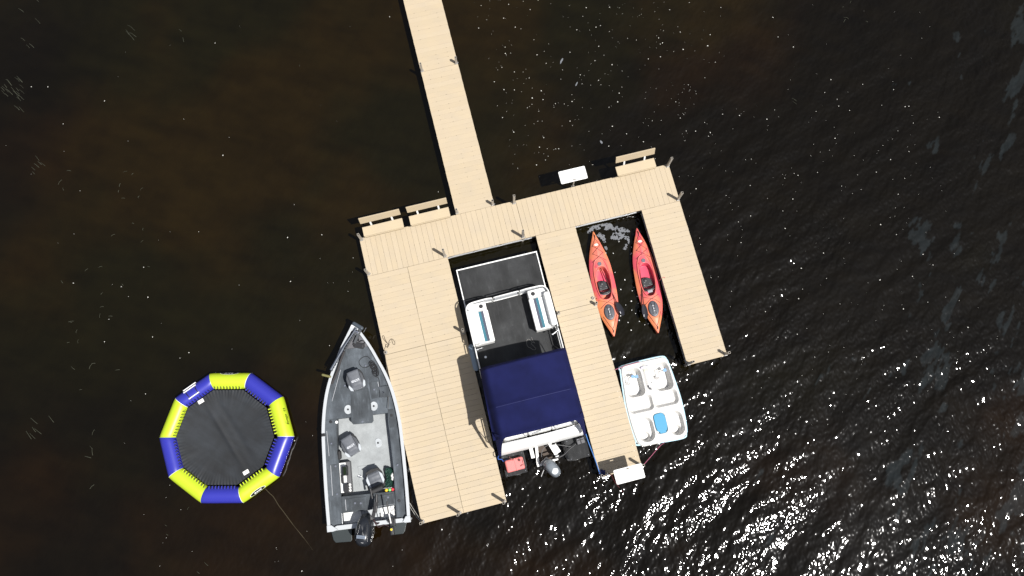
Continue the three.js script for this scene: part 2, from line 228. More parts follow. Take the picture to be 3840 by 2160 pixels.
// ------------------------------------------------------------------ water trampoline
{
  const T = thing('water_trampoline', 'round inflatable water trampoline with yellow and blue tube', 'water trampoline', -7.83, 0, -2.235, 0);
  const yel = P(0.43, 0.55, 0.022, 0.42), blu = P(0.027, 0.03, 0.30, 0.36), r = 0.235, Rc = 1.61, yc = 0.19, A0 = 193.7 * PI / 180, DA = PI / 5, th = Math.tan(PI / 10);
  const onTube = (k, t, phi, rad) => { const a = A0 + DA * (k + 0.5), e = Math.abs(t), puff = rad * (1 - 0.045 * Math.pow(e, 10)), rho = Rc + puff * Math.cos(phi), y = yc + puff * Math.sin(phi), q = t * rho * th; return [rho * Math.cos(a) - q * Math.sin(a), y, rho * Math.sin(a) + q * Math.cos(a)]; };
  for (let k = 0; k < 10; k++) {
    const s = mesh('tube_section', grid(36, 20, (u, v) => { const wr = 1 + 0.006 * Math.sin(u * 2 * PI * 9 + k) * Math.pow(Math.abs(2 * v - 1), 6); return onTube(k, 2 * v - 1, u * 2 * PI, r * wr); }), k % 2 ? blu : yel, T);
    mesh('seam', grid(40, 2, (u, v) => onTube(k, 1 - 0.012 + 0.02 * v, u * 2 * PI, r + 0.0045)), k % 2 ? yel : white, s);
  }
  // mat: stretched, slightly sagging, with folds pulled in from the lacing
  const Rm = 1.40, ym = 0.355;
  const matTex = tex(512, (u, v) => { const b = fbm(u * 6, v * 6, 61, 5, 6), d = fbm((u + v) * 3, (u - v) * 14, 66, 4); const k = 0.62 + 0.5 * (b - 0.45) + 0.28 * (d - 0.5); return [k * 0.96, k, k * 1.03]; });
  const matM = M(0.031, 0.035, 0.041, 0.66, 0, { map: matTex });
  const sideR = (a) => { const f = ((a - A0) / DA % 1 + 1) % 1; return Rm * Math.cos(PI / 10) / Math.cos((f - 0.5) * DA); };
  const mg = grid(320, 44, (u, v) => { const a = u * 2 * PI, e = v * v, R = sideR(a) * v, fold = 0.008 * Math.sin(a * 90) * Math.pow(v, 14) + 0.016 * (fbm(Math.cos(a) * 9 + 20, Math.sin(a) * 9, 68, 3) - 0.5) * Math.pow(v, 4), ridge = 0.016 * Math.exp(-Math.pow((R * Math.cos(a + 0.35)) / 0.07, 2)) * (1 - v * v) - 0.012 * Math.exp(-Math.pow((R * Math.cos(a + 0.35) - 0.32) / 0.09, 2)) * (1 - v * v); return [R * Math.cos(a), ym - 0.05 * (1 - e) + fold + ridge, R * Math.sin(a)]; });
  uvm(mg, 0.34, 1.4, 1.4); mesh('mat', mg, matM, T);
  const tabG = [box(0.085, 0.014, 0.03), box(0.085, 0.014, 0.03)];
  for (let k = 0; k < 10; k++) for (let i = 0; i < 9; i++) {
    const p = onTube(k, -0.88 + 1.76 * (i + 0.5) / 9, PI - 0.75, r + 0.012), a = A0 + DA * (k + 0.5), t = mesh('lace_tab', tabG[0], k % 2 ? blu : yel, T); t.position.set(p[0] * 0.985, p[1] - 0.005, p[2] * 0.985); t.rotation.y = -a; t.rotation.z = 0; 
    const l = mesh('lace', bar([0.03, 0.01, -0.055], [-0.055, 0, -0.02], 0.011, 5), black, T); l.position.copy(t.position); l.rotation.y = -a;
  }
  // print
  const decal = (k, u0, u1, p0, p1, w, h, draw, name) => { const tx = canvasTex(w, h, draw); mesh(name, grid(24, 10, (u, v) => onTube(k, mix(u0, u1, u), mix(p0, p1, v), r + 0.006)), M(1, 1, 1, 0.5, 0, { map: tx, transparent: true, alphaTest: 0.25 }), T.children.filter((c) => c.name === 'tube_section')[k]); };
  const oval = (c, w, h) => { c.clearRect(0, 0, w, h); c.fillStyle = '#f4f4ee'; c.beginPath(); c.ellipse(w / 2, h / 2, w * 0.49, h * 0.48, 0, 0, 7); c.fill(); c.fillStyle = '#10140f'; c.beginPath(); c.ellipse(w / 2, h / 2, w * 0.46, h * 0.42, 0, 0, 7); c.fill(); c.fillStyle = '#ffffff'; c.font = `bold italic ${h * 0.52}px sans-serif`; c.textAlign = 'center'; c.textBaseline = 'middle'; c.fillText('RAVE', w / 2, h * 0.53, w * 0.72); };
  decal(6, 0.56, -0.3, 0.12, 0.85, 512, 192, oval, 'print'); decal(2, 0.42, -0.5, 0.1, 0.8, 512, 192, oval, 'print');
  decal(4, 0.42, -0.52, 0.42, 0.98, 640, 160, (c, w, h) => { c.clearRect(0, 0, w, h); c.fillStyle = '#23300a'; c.textBaseline = 'middle'; c.font = 'bold italic 122px sans-serif'; c.fillText('Bongo', 8, 96, 400); c.fillText('13', 450, 96, 170); c.fillStyle = '#8f9a3a'; c.font = '30px sans-serif'; c.fillText('13 RAVE', 40, 18); }, 'print');
  decal(0, 0.75, -0.6, 0.55, 0.62, 256, 32, (c, w, h) => { c.clearRect(0, 0, w, h); c.fillStyle = '#8a9420'; c.fillRect(0, 8, w, 6); c.fillRect(0, 22, w, 4); }, 'print');
  // two care labels on the mat
  for (const [x, z, ry] of [[-8.33, -3.40, 0.28], [-7.42, -1.115, 0.28]]) { const l = mesh('care_label', [box(0.17, 0.003, 0.11)], M(0.7, 0.69, 0.67, 0.7), T); l.position.set(x + 7.83, ym + 0.014, z + 2.235); l.rotation.y = ry + 0.02; const t = mesh('print', [box(0.12, 0.002, 0.012)], rubber, l); t.position.set(0, 0.0028, -0.025); }
  // ladder hung over the blue section: webbing and three white rungs
  const k = 1, lad = new THREE.Group(); lad.name = 'ladder'; T.add(lad);
  for (const t of [-0.42, 0.12]) mesh('strap', grid(2, 16, (u, v) => onTube(k, t - 0.025 + 0.05 * u, mix(-0.3, PI - 0.9, v), r + 0.008)), black, lad);
  for (const ph of [0.35, 0.95, 1.95]) mesh('rung', bar(onTube(k, -0.5, ph, r + 0.024), onTube(k, 0.2, ph, r + 0.024), 0.018, 8), white, lad);
}
solo('anchor_rope', [tube([[-7.08, 0.03, -0.55], [-6.97, 0.012, -0.37], [-6.9, 0.004, -0.27], [-6.8, -0.002, 0.0], [-6.7, 0.004, 0.2], [-6.5, 0.001, 0.62], [-6.25, -0.004, 1.1], [-6.06, -0.012, 1.5]], 0.012, false, 6, 0.5, 6)], M(0.035, 0.026, 0.011, 0.9), 'muddy yellow rope trailing from the trampoline into the water', 'rope');

// ------------------------------------------------------------------ pontoon boat
{
  const B = thing('pontoon_boat', 'pontoon boat with navy canopy moored in the dock slip', 'pontoon boat', 0.9465, 0, -5.3285, -0.0053);
  const D = 0.62, carpet = M(0.058, 0.06, 0.062, 0.95, 0, { map: carpetTex }), navy = P(0.0085, 0.0112, 0.068, 0.9, { map: clothTex, specularIntensity: 0.35 }), stripeT = P(0.022, 0.125, 0.17, 0.5), stripeN = P(0.05, 0.058, 0.088, 0.55), panelM = P(0.62, 0.64, 0.66, 0.4);
  for (const x of [-0.86, 0.86]) { const L = []; for (const [rad, z] of [[0.001, -0.12], [0.1, -0.05], [0.2, 0.1], [0.29, 0.38], [0.3, 0.5], [0.3, 5.98], [0.25, 6.14], [0.001, 6.18]]) L.push(new THREE.Vector2(rad, z)); const g = new THREE.LatheGeometry(L, 24); g.rotateX(PI / 2); g.translate(x, 0.24, 0); mesh('pontoon_tube', g, aluDull, B); }
  mesh('deck', [uvm(box(2.38, 0.04, 5.46, 0, D - 0.021, 2.77), 0.45, 0.3, 0.2)], carpet, B);
  mesh('deck_trim', [box(2.46, 0.085, 0.035, 0, D - 0.035, 0.018), box(0.03, 0.085, 5.5, -1.215, D - 0.035, 2.785), box(0.03, 0.085, 5.5, 1.215, D - 0.035, 2.785), box(2.4, 0.06, 0.03, 0, D - 0.04, 5.52)], white, B);
  for (const x of [-1.13, 1.13]) mesh('deck_cleat', [cyl(0.026, 0.03, 0.03, x, D + 0.015, 0.1, 14), cyl(0.012, 0.012, 0.04, x, D + 0.03, 0.1, 8)], black, B);
  // fence: front left, gate, front right, both sides
  const rail = (pts, label) => {
    const lo = pts.map(([x, z]) => [x, D + 0.1, z]), hi = pts.map(([x, z]) => [x, D + 0.63, z]);
    const f = mesh('fence_rail', [tube(hi, 0.019, false, 8, 0.3, 8), tube(lo, 0.014, false, 8, 0.3, 8), ...pts.map(([x, z]) => bar([x, D, z], [x, D + 0.63, z], 0.013, 8))], white, B, label);
    mesh('fence_panel', grid(48, 1, (() => { const c = new THREE.CatmullRomCurve3(pts.map(([x, z]) => V([x, 0, z])), false, 'catmullrom', 0.3); return (u, v) => { const p = c.getPointAt(u); return [p.x * 0.996, D + 0.115 + 0.43 * v, p.z]; }; })()), panelM, f);
  };
  rail([[-0.42, 1.19], [-0.62, 1.175], [-1.0, 1.19], [-1.13, 1.235], [-1.205, 1.36], [-1.215, 1.75], [-1.215, 2.42]]);
  rail([[0.42, 1.18], [0.62, 1.165], [1.0, 1.17], [1.13, 1.22], [1.205, 1.37], [1.215, 1.75], [1.215, 2.42]]);
  rail([[-1.215, 3.12], [-1.215, 3.9], [-1.215, 4.7], [-1.21, 5.35]]); rail([[1.215, 3.12], [1.215, 3.9], [1.215, 4.7], [1.21, 5.35]]);
  const gate = (name, a, b) => { const f = mesh(name, [tube([[a[0], D + 0.08, a[1]], [a[0], D + 0.58, a[1]], [mix(a[0], b[0], 0.1), D + 0.62, mix(a[1], b[1], 0.1)], [mix(a[0], b[0], 0.9), D + 0.62, mix(a[1], b[1], 0.9)], [b[0], D + 0.58, b[1]], [b[0], D + 0.08, b[1]]], 0.016, true, 8, 0.2, 8)], white, B); mesh('gate_panel', [beam([mix(a[0], b[0], 0.04), D + 0.3, mix(a[1], b[1], 0.04)], [mix(a[0], b[0], 0.96), D + 0.3, mix(a[1], b[1], 0.96)], 0.008, 0.36)], panelM, f); return f; };
  gate('front_gate', [-0.37, 1.185], [0.375, 1.17]); gate('side_gate', [-1.21, 2.47], [-1.21, 3.07]); gate('side_gate', [1.21, 2.47], [1.21, 3.07]);
  mesh('gate_latch', [box(0.05, 0.03, 0.03, -1.15, D + 0.5, 2.52), bar([-1.21, D + 0.51, 2.52], [-1.0, D + 0.5, 2.5], 0.006)], alu, B);
  mesh('gate_latch', [box(0.05, 0.03, 0.03, 1.03, D + 0.5, 2.6), bar([1.21, D + 0.51, 2.52], [1.03, D + 0.5, 2.6], 0.012)], alu, B);
  // bench seats with striped cushions
  for (const s of [-1, 1]) {
    const seat = new THREE.Group(); seat.name = 'bench_seat'; B.add(seat);
    mesh('seat_base', [rbox(0.56, 0.34, 1.16, 0.02, s * 0.905, D + 0.17, 1.8), rbox(0.55, 0.47, 0.23, 0.03, s * 0.9, D + 0.237, 1.318)], vinyl, seat);
    mesh('cushion', [rbox(0.44, 0.115, 0.94, 0.035, s * 0.825, D + 0.395, 1.91)], vinyl, seat);
    mesh('backrest', [rbox(0.17, 0.40, 1.0, 0.06, s * 1.115, D + 0.46, 1.87, 0, 0, -s * 0.12)], vinyl, seat);
    const y = D + 0.4545; mesh('teal_stripe', [box(0.074, 0.006, 0.885, s * 0.85, y, 1.905)], stripeT, seat); mesh('grey_stripe', [box(0.07, 0.006, 0.885, s * 0.776, y, 1.905)], stripeN, seat);
    mesh('cup_holder', [cyl(0.06, 0.055, 0.012, s * 0.77, D + 0.478, 1.325, 20), cyl(0.04, 0.04, 0.016, s * 0.77, D + 0.48, 1.325, 16)], black, seat);
  }
  // stern lounge
  const lo = new THREE.Group(); lo.name = 'stern_lounge'; B.add(lo);
  mesh('seat_base', [rbox(2.2, 0.36, 0.66, 0.03, 0, D + 0.18, 4.86)], vinyl, lo);
  mesh('cushion', [-0.72, 0.0, 0.72].map((x) => rbox(0.70, 0.12, 0.56, 0.045, x, D + 0.41, 4.84)), vinyl, lo);
  mesh('backrest', [-0.68, 0.0, 0.66].map((x, i) => rbox(0.655, 0.42, 0.13, 0.05, x, D + 0.54, 5.12, -0.1)), vinyl, lo);
  { const pr = table([[0, 5.235], [0.12, 5.232], [0.24, 5.25], [0.36, 5.31], [0.5, 5.39], [0.7, 5.475], [0.85, 5.525], [1, 5.545]]), py = table([[0, 0.95], [0.12, 1.18], [0.24, 1.275], [0.36, 1.285], [0.5, 1.235], [0.7, 1.08], [0.85, 0.82], [1, 0.54]]);
    mesh('stern_shell', grid(40, 28, (u, v) => { const t = u * 2 - 1, e = Math.pow(Math.abs(t), 8); return [t * 1.19, py(v) - 0.05 * e, pr(v) - 0.08 * e * (1 - v)]; }), vinyl, lo); }
  mesh('grab_rail', [tube([[-1.02, D + 0.66, 5.08], [-1.0, D + 0.86, 5.2], [-0.9, D + 0.88, 5.23], [0, D + 0.88, 5.25], [0.86, D + 0.88, 5.23], [0.96, D + 0.86, 5.2], [0.98, D + 0.66, 5.08]], 0.013, false, 8, 0.3, 8), bar([-0.4, D + 0.75, 5.2], [-0.4, D + 1.5, 5.08], 0.013), bar([0.46, D + 0.75, 5.2], [0.46, D + 1.5, 5.08], 0.013), bar([-0.26, 2.16, 5.17], [0.0, 2.2, 5.13], 0.02)], alu, lo);
  mesh('helm_console', [rbox(0.62, 0.75, 0.5, 0.05, 0.78, D + 0.38, 3.75), rbox(0.6, 0.1, 0.4, 0.03, 0.78, D + 0.78, 3.82, 0.4)], vinyl, B);
  // canopy
  const cy = (x, z) => { const s = x / 1.22, e = Math.max(0, Math.abs(x) - 1.0) / 0.22; let y = 2.4 - 0.15 * s * s - 0.24 * e * e; for (const b of [3.24, 4.28, 5.07]) y += 0.022 * Math.exp(-Math.pow((z - b) / 0.07, 2)); y -= 0.1 * sstep(3.24, 3.16, z); y += 0.012 * Math.sin((z * 5 + x * 9)) * sstep(-0.75, -1.15, x) + 0.005 * Math.sin(z * 13 - x * 21) * sstep(-0.85, -1.15, x) - 0.012 * Math.sin((z - 3.24) / 1.04 * PI) ** 2; return y; };
  const can = grid(70, 80, (u, v) => { const x = (u * 2 - 1), X = x * (1.2 + 0.05 * v) - 0.01 - 0.03 * v, z = 3.17 + v * 1.945 + 0.02 * Math.cos(x * 1.4) - 0.02; return [X, cy(clamp(X, -1.22, 1.22), z), z]; }); uvm(can, 0.8);
  mesh('canopy', can, navy, B);
  const lines = [4.28].map((z) => grid(60, 1, (u, v) => { const X = (u * 2 - 1) * 1.02; return [X, cy(X, z) + 0.002, z - 0.004 + 0.008 * v]; })); mesh('canopy_seam', lines, M(0.022, 0.026, 0.1, 0.8), B);
  for (const s of [-1, 1]) { const g = grid(6, 20, (u, v) => { const o = [s * (1.21 + 0.03 * v) - 0.02, mix(2.18, 1.28, v), mix(4.92, 5.52, v)], i = [s * mix(0.93, 1.17, Math.sqrt(v)) - 0.02, mix(2.3, 1.24, v), mix(5.1, 5.56, v)]; return [mix(o[0], i[0], u), mix(o[1], i[1], u) + 0.03 * Math.sin(u * PI), mix(o[2], i[2], u)]; }); uvm(g, 0.8); mesh('canopy_flap', g, navy, B); }
  for (const [z, zb] of [[3.25, 4.15], [4.28, 4.2], [5.05, 4.25]]) mesh('canopy_bow', [tube([[-1.2, D + 0.62, zb], [-1.17, 1.95, z - 0.02], [-1.04, 2.215, z], [-0.6, 2.32, z], [0, 2.355, z], [0.6, 2.32, z], [1.04, 2.215, z], [1.17, 1.95, z - 0.02], [1.2, D + 0.62, zb]], 0.012, false, 8, 0.3, 6)], alu, B);
  for (const s of [-1, 1]) mesh('canopy_strut', [bar([s * 1.19, 2.05, 5.05], [s * 1.21, D + 0.62, 5.3], 0.01)], alu, B);
  for (const x of [-0.98]) for (const z of [2.72, 3.12]) mesh('table_socket', [cyl(0.035, 0.035, 0.008, x, D + 0.004, z, 18)], alu, B);
  // swim decks, motor pod
  for (const [x0, x1] of [[-1.21, -0.58], [0.65, 1.25]]) { const d = mesh('swim_deck', [uvm(rbox(x1 - x0, 0.035, 0.61, 0.008, (x0 + x1) / 2, 0.545, 5.845), 0.6)], carpet, B); mesh('screw', [[x0 + 0.05, 6.1], [x1 - 0.05, 6.1], [x0 + 0.05, 5.6], [x1 - 0.05, 5.6]].map(([x, z]) => cyl(0.009, 0.009, 0.006, x, 0.565, z, 8)), chrome, d); }
  const pod = mesh('motor_pod', [beam([-0.165, 0.55, 5.5], [-0.25, 0.55, 6.03], 0.075, 0.09), beam([0.2, 0.55, 5.5], [0.34, 0.55, 5.95], 0.09, 0.09), box(0.62, 0.07, 0.06, 0.03, 0.53, 6.03, 0, 0.08), box(0.1, 0.06, 0.28, -0.335, 0.5, 5.68), box(0.12, 0.05, 0.26, 0.37, 0.53, 5.72, 0, 0.35)], white, B);
  mesh('pod_floor', [box(0.36, 0.03, 0.5, 0.03, 0.16, 5.76)], M(0.05, 0.032, 0.02, 0.6), pod);
  // outboard motor
  const om = new THREE.Group(); om.name = 'outboard_motor'; om.position.set(0.1, 0, 6.2); om.rotation.y = 0.48; B.add(om);
  const cowl = (u, v, a, b, h, y0) => { const th = u * 2 * PI, ph = v * PI / 2, k = Math.pow(Math.cos(ph), 0.55); const sx = Math.sign(Math.cos(th)) * Math.pow(Math.abs(Math.cos(th)), 0.8), sz = Math.sign(Math.sin(th)) * Math.pow(Math.abs(Math.sin(th)), 0.8); return [a * k * sx, y0 + h * Math.sin(ph), b * k * sz]; };
  mesh('cowling', grid(36, 12, (u, v) => cowl(u, v, 0.17, 0.285, 0.30, 0.84)), P(0.15, 0.17, 0.19, 0.32, { clearcoat: 0.4 }), om);
  mesh('cowling_panel', grid(30, 10, (u, v) => { const q = cowl(0.05 + u * 0.4, 0.22 + v * 0.78, 0.152, 0.262, 0.308, 0.846); return [q[0], q[1], q[2] * 0.93 + 0.012]; }), P(0.62, 0.65, 0.66, 0.3), om);
  mesh('midsection', [rbox(0.16, 0.8, 0.22, 0.04, 0, 0.42, -0.05), cyl(0.17, 0.14, 0.1, 0, 0.82, 0, 24)], M(0.12, 0.13, 0.14, 0.45), om);
  mesh('clamp_bracket', [rbox(0.24, 0.22, 0.16, 0.02, -0.02, 0.62, -0.24), rbox(0.1, 0.06, 0.2, -0.12, 0.76, -0.2), bar([-0.1, 0.68, -0.16], [-0.38, 0.66, -0.02], 0.014)], aluDull, om);
  mesh('control_cable', [tube([[0.12, 0.72, 5.96], [0.3, 0.76, 5.965], [0.49, 0.74, 5.94], [0.71, 0.7, 5.82], [0.95, 0.66, 5.70], [1.0, 0.64, 5.5]], 0.022, false, 8)], black, B);
  mesh('fuel_hose', [tube([[-0.06, 0.66, 5.99], [-0.1, 0.7, 5.8], [0.02, 0.72, 5.62], [0.22, 0.74, 5.57], [0.45, 0.72, 5.64], [0.76, 0.66, 5.75], [0.95, 0.64, 5.72]], 0.009, false, 6)], M(0.1, 0.1, 0.1, 0.6), B);
  mesh('scupper_bracket', [box(0.05, 0.02, 0.06, -0.87, 0.57, 5.6)], black, B);
}
// things lying on or tied to the pontoon boat
{
  const ox = 0.9465, oz = -5.3285;
  const F = thing('fuel_tank', 'faded red fuel tank on the pontoon boat swim deck', 'fuel tank', ox - 0.915, 0.5625, oz + 5.86, 0.01); const red = P(0.62, 0.17, 0.16, 0.55);
  mesh('tank_body', [rbox(0.52, 0.22, 0.34, 0.05, 0, 0.11, 0), rbox(0.03, 0.02, 0.34, 0.008, 0.02, 0.219, 0)], red, F); mesh('filler_cap', [cyl(0.035, 0.035, 0.04, 0.15, 0.235, -0.09, 18), cyl(0.014, 0.014, 0.05, 0.15, 0.24, -0.09, 10)], M(0.1, 0.015, 0.015, 0.6), F);
  mesh('handle', [tube([[0.225, 0.2, -0.12], [0.245, 0.25, -0.05], [0.245, 0.25, 0.04], [0.225, 0.2, 0.11]], 0.012, false, 8)], P(0.6, 0.25, 0.22, 0.5), F); mesh('fuel_line', [tube([[0.14, 0.23, 0.08], [0.2, 0.25, 0.06], [0.26, 0.2, 0.1], [0.22, 0.14, 0.18]], 0.009, false, 6)], M(0.25, 0.1, 0.09, 0.6), F); mesh('fuel_line', [tube([[-0.02, 0.22, -0.13], [-0.02, 0.27, -0.16], [-0.1, 0.2, -0.22], [-0.08, 0.05, -0.24]], 0.009, false, 6)], M(0.25, 0.1, 0.09, 0.6), F);
  const A = thing('battery', 'black boat battery on the right swim deck of the pontoon boat', 'battery', ox + 1.04, 0.5625, oz + 5.68, 0.05);
  mesh('case', [rbox(0.24, 0.19, 0.17, 0.012, 0, 0.095, 0)], black, A); mesh('lid', [rbox(0.1, 0.02, 0.15, 0.006, -0.058, 0.2, 0), rbox(0.1, 0.02, 0.15, 0.006, 0.058, 0.2, 0)], M(0.09, 0.09, 0.095, 0.35), A); mesh('strap', [box(0.26, 0.006, 0.02, 0, 0.216, -0.03), box(0.02, 0.006, 0.19, 0, 0.22, 0)], rubber, A);
  for (const x of [-0.08, 0.08]) mesh('terminal', [cyl(0.012, 0.012, 0.03, x, 0.22, -0.06, 10)], chrome, A);
  const fe = new THREE.CapsuleGeometry(0.095, 0.62, 6, 16); fe.rotateX(PI / 2);
  const f = solo('fender', [fe], P(0.24, 0.31, 0.38, 0.5), 'grey blue fender hanging between the pontoon boat and the wide pier', 'fender'); f.position.set(ox - 1.335, 0.42, oz + 2.62);
  const bl = M(0.05, 0.16, 0.42, 0.8);
  solo('mooring_rope', [tube([[ox + 1.22, 0.86, oz + 5.48], [2.2, 0.66, 0.45], [2.27, 0.52, 0.95], [2.30, 0.47, 1.38]], 0.014, false, 6)], bl, 'bright blue rope from the pontoon stern to the middle finger dock', 'rope');
  const pts = []; for (let i = 0; i < 26; i++) pts.push([2.36 + rr(-0.08, 0.1), 0.462 + rnd() * 0.05, 1.36 + rr(-0.1, 0.09)]); solo('rope_tangle', [tube(pts, 0.012, false, 5)], M(0.012, 0.02, 0.1, 0.85), 'dark blue rope tangled on the corner of the middle finger dock', 'rope');
  solo('stern_line', [tube([[ox - 1.21, 0.80, oz + 5.5], [ox - 1.3, 0.78, oz + 5.52], [ox - 1.33, 0.72, oz + 5.6], [ox - 1.24, 0.7, oz + 5.63], [ox - 1.2, 0.64, oz + 5.7], [ox - 1.1, 0.575, oz + 5.68]], 0.012, false, 6)], M(0.02, 0.08, 0.34, 0.8), 'short blue line knotted at the left stern of the pontoon boat', 'rope');
  solo('loose_cord', [tube([[0.36, 0], [0.3, -0.12], [0.22, -0.2], [0.12, -0.16], [0.06, 0.02], [0.1, 0.2], [0.22, 0.3], [0.34, 0.42], [0.46, 0.4], [0.4, 0.24], [0.3, 0.06], [0.42, 0.02], [0.5, 0.1], [0.42, -0.06], [0.4, -0.26]].map(([x, z]) => [ox + x * 0.55 + 0.22, 0.6245 + rnd() * 0.004, oz + 2.62 + z * 0.55]), 0.0055, false, 5)], M(0.24, 0.23, 0.21, 0.8), 'thin pale cord lying on the pontoon boat carpet', 'cord');
}

// ------------------------------------------------------------------ fishing boat
{
  const B = thing('fishing_boat', 'grey open fishing boat moored along the wide pier', 'fishing boat', -4.291, 0, 1.1565, -0.129);
  const hw = table([[-5.74, 0.0], [-5.6, 0.11], [-5.45, 0.2], [-5.0, 0.46], [-4.6, 0.645], [-4.2, 0.82], [-3.8, 0.955], [-3.4, 1.045], [-3.0, 1.105], [-2.6, 1.14], [-1.7, 1.16], [-0.85, 1.165], [0, 1.15]]);
  const hull = P(0.55, 0.57, 0.58, 0.35), cap = P(0.42, 0.44, 0.455, 0.4), grey = M(0.38, 0.402, 0.408, 0.85, 0, { map: cloudTex }), plate = M(0.13, 0.13, 0.14, 0.6, 0, { map: cloudTex }), lite = M(0.5, 0.53, 0.55, 0.6, 0, { map: cloudTex });
  const G = 0.62, DK = 0.5, FL = 0.22;
  const outline = (off, z0, z1, n = 34) => { const o = []; for (let i = 0; i <= n; i++) { const z = mix(z1, z0, Math.pow(i / n, 0.8)); o.push([Math.max(0.004, hw(z) - off), z]); } return o; };
  const mir = (a) => a.slice().reverse().map(([x, z]) => [-x, z]);
  // hull shell
  const lev = [[0.6, 1, 0], [0.4, 0.985, 0.03], [0.15, 0.95, 0.1], [-0.05, 0.86, 0.25], [-0.2, 0.4, 0.6], [-0.24, 0, 0.75]];
  const ring = [...outline(0.004, -5.735, 0, 40), ...mir(outline(0.004, -5.735, 0, 40))];
  mesh('hull', [grid(ring.length - 1, lev.length - 1, (u, v) => { const [x, z] = ring[Math.round(u * (ring.length - 1))], l = lev[Math.round(v * (lev.length - 1))]; return [x * l[1], l[0], z + l[2] * Math.pow(-z / 5.74, 3)]; }), ext([[-1.12, -0.05], [1.12, -0.05], [1.12, 0], [-1.12, 0]], -0.12, 0.5)], hull, B);
  const inO = outline(0.09, -5.5, -0.02), outO = outline(0, -5.74, 0);
  mesh('gunwale', [ext([...outO, ...mir(outO), ...inO.map(([x, z]) => [-x, z]), ...inO.slice().reverse().map(([x, z]) => [x, z])], G - 0.035, G, 0.006)], cap, B);
  mesh('bow_deck', [uvm(ext([...outline(0.06, -5.55, -3.035), ...mir(outline(0.06, -5.55, -3.035))], 0.1, DK), 0.6)], charcoal, B);
  mesh('bow_plate', [uvm(ext([...outline(0.03, -5.62, -5.0), ...mir(outline(0.03, -5.62, -5.0))], DK, 0.56, 0.005), 0.6)], plate, B);
  mesh('bow_cap', [ext([[-0.1, -5.6], [0, -5.76], [0.06, -5.66], [0.02, -5.6]], G + 0.002, G + 0.03, 0.004)], white, B);
  mesh('step_tray', [uvm(ext([[-0.245, -3.75], [0.265, -3.79], [0.335, -3.04], [0.34, -2.86], [0.29, -2.80], [-0.24, -2.82], [-0.29, -2.88], [-0.29, -3.03]], DK, DK + 0.012, 0.003), 0.7)], charcoal2, B);
  mesh('side_deck', [uvm(ext([...outline(0.06, -3.03, -0.1, 12), [0.76, -3.03], [0.75, -2.79], [0.79, -1.5], [0.76, -0.1]], 0.1, DK), 0.6)], charcoal, B);
  mesh('side_deck', [uvm(ext([[-0.71, -3.03], [-0.72, -2.89], [-0.765, -2.1], [-0.74, -1.83], [-0.74, -0.1], ...mir(outline(0.06, -3.03, -0.1, 12)).slice().reverse()].slice(), 0.1, DK), 0.6)], charcoal, B);
  mesh('aft_deck', [uvm(ext([[-0.737, -0.87], [0.757, -0.84], [0.757, -0.46], [0.05, -0.42], [-0.737, -0.42]], 0.1, DK - 0.002), 0.6)], charcoal2, B);
  mesh('floor', [uvm(ext([[-0.8, -3.1], [0.82, -3.1], [0.82, -0.8], [-0.8, -0.8]], 0.05, FL), 0.7)], grey, B);
  mesh('splash_well', [box(1.5, 0.06, 0.38, 0.01, 0.27, -0.26)], lite, B);
  mesh('transom_cap', [ext([[-0.9, -0.11], [0.92, -0.1], [1.03, -0.03], [1.03, 0.015], [-1.05, 0.015], [-1.05, -0.03]], 0.5, 0.585, 0.006)], cap, B);
  mesh('transom_corner', [ext([[-1.16, -0.14], [-1.03, -0.14], [-0.86, 0.0], [-1.0, 0.03], [-1.16, 0.03]], G - 0.03, G + 0.012, 0.004)], cap, B); mesh('transom_corner', [ext([[1.16, -0.14], [1.03, -0.14], [0.94, 0.0], [1.0, 0.03], [1.16, 0.03]], G - 0.03, G + 0.012, 0.004)], cap, B);
  for (const pts of [[[-1.17, 0.03], [-0.58, 0.03], [-0.6, 0.36], [-0.64, 0.4], [-1.06, 0.38], [-1.12, 0.3]], [[0.5, 0.03], [0.98, 0.03], [0.9, 0.3], [0.84, 0.36], [0.52, 0.36]]]) mesh('stern_platform', [ext(pts, 0.06, 0.12, 0.01)], P(0.02, 0.027, 0.028, 0.4), B);
  // hatches, latches, strips
  const hatch = (pts, y, m = charcoal2) => mesh('hatch', [uvm(ext(pts, y, y + 0.012, 0.003), 0.7)], m, B);
  const H = [hatch([[-0.965, -1.77], [-0.735, -1.78], [-0.745, -0.88], [-0.955, -0.88]], DK), hatch([[0.58, -3.79], [0.80, -3.81], [0.87, -3.49], [0.6, -3.5]], DK + 0.05), hatch([[0.3, -3.95], [0.56, -3.97], [0.57, -3.5], [0.34, -3.48]], DK), hatch([[-0.62, -0.79], [-0.05, -0.79], [-0.05, -0.48], [-0.62, -0.48]], DK), hatch([[-0.26, -1.64], [-0.01, -1.64], [-0.005, -1.08], [-0.255, -1.08]], FL, grey), hatch([[0.2, -0.76], [0.72, -0.78], [0.72, -0.52], [0.2, -0.5]], DK), hatch([[0.77, -3.13], [0.92, -3.13], [0.97, -2.62], [0.78, -2.6]], DK)];
  mesh('box_lid', [rbox(0.27, 0.05, 0.33, 0.015, 0.715, DK + 0.025, -3.645, 0, -0.04)], charcoal2, B);
  const cleats = [[-0.9, -2.36], [-0.83, -1.72], [-0.84, -0.95], [-0.36, -0.65], [-0.2, -0.63], [0.57, -0.70], [0.91, -1.55], [0.24, -4.46], [-0.4, -3.95], [0.43, -3.74], [0.69, -3.63], [0.02, -2.87]];
  cleats.forEach(([x, z]) => { const y = z < -3.4 && x > 0.6 ? DK + 0.05 : DK + 0.012; mesh('latch', [cyl(0.028, 0.03, 0.012, x, y + 0.006, z, 14), box(0.05, 0.01, 0.012, x, y + 0.016, z, 0, 0.6)], chrome, B); });
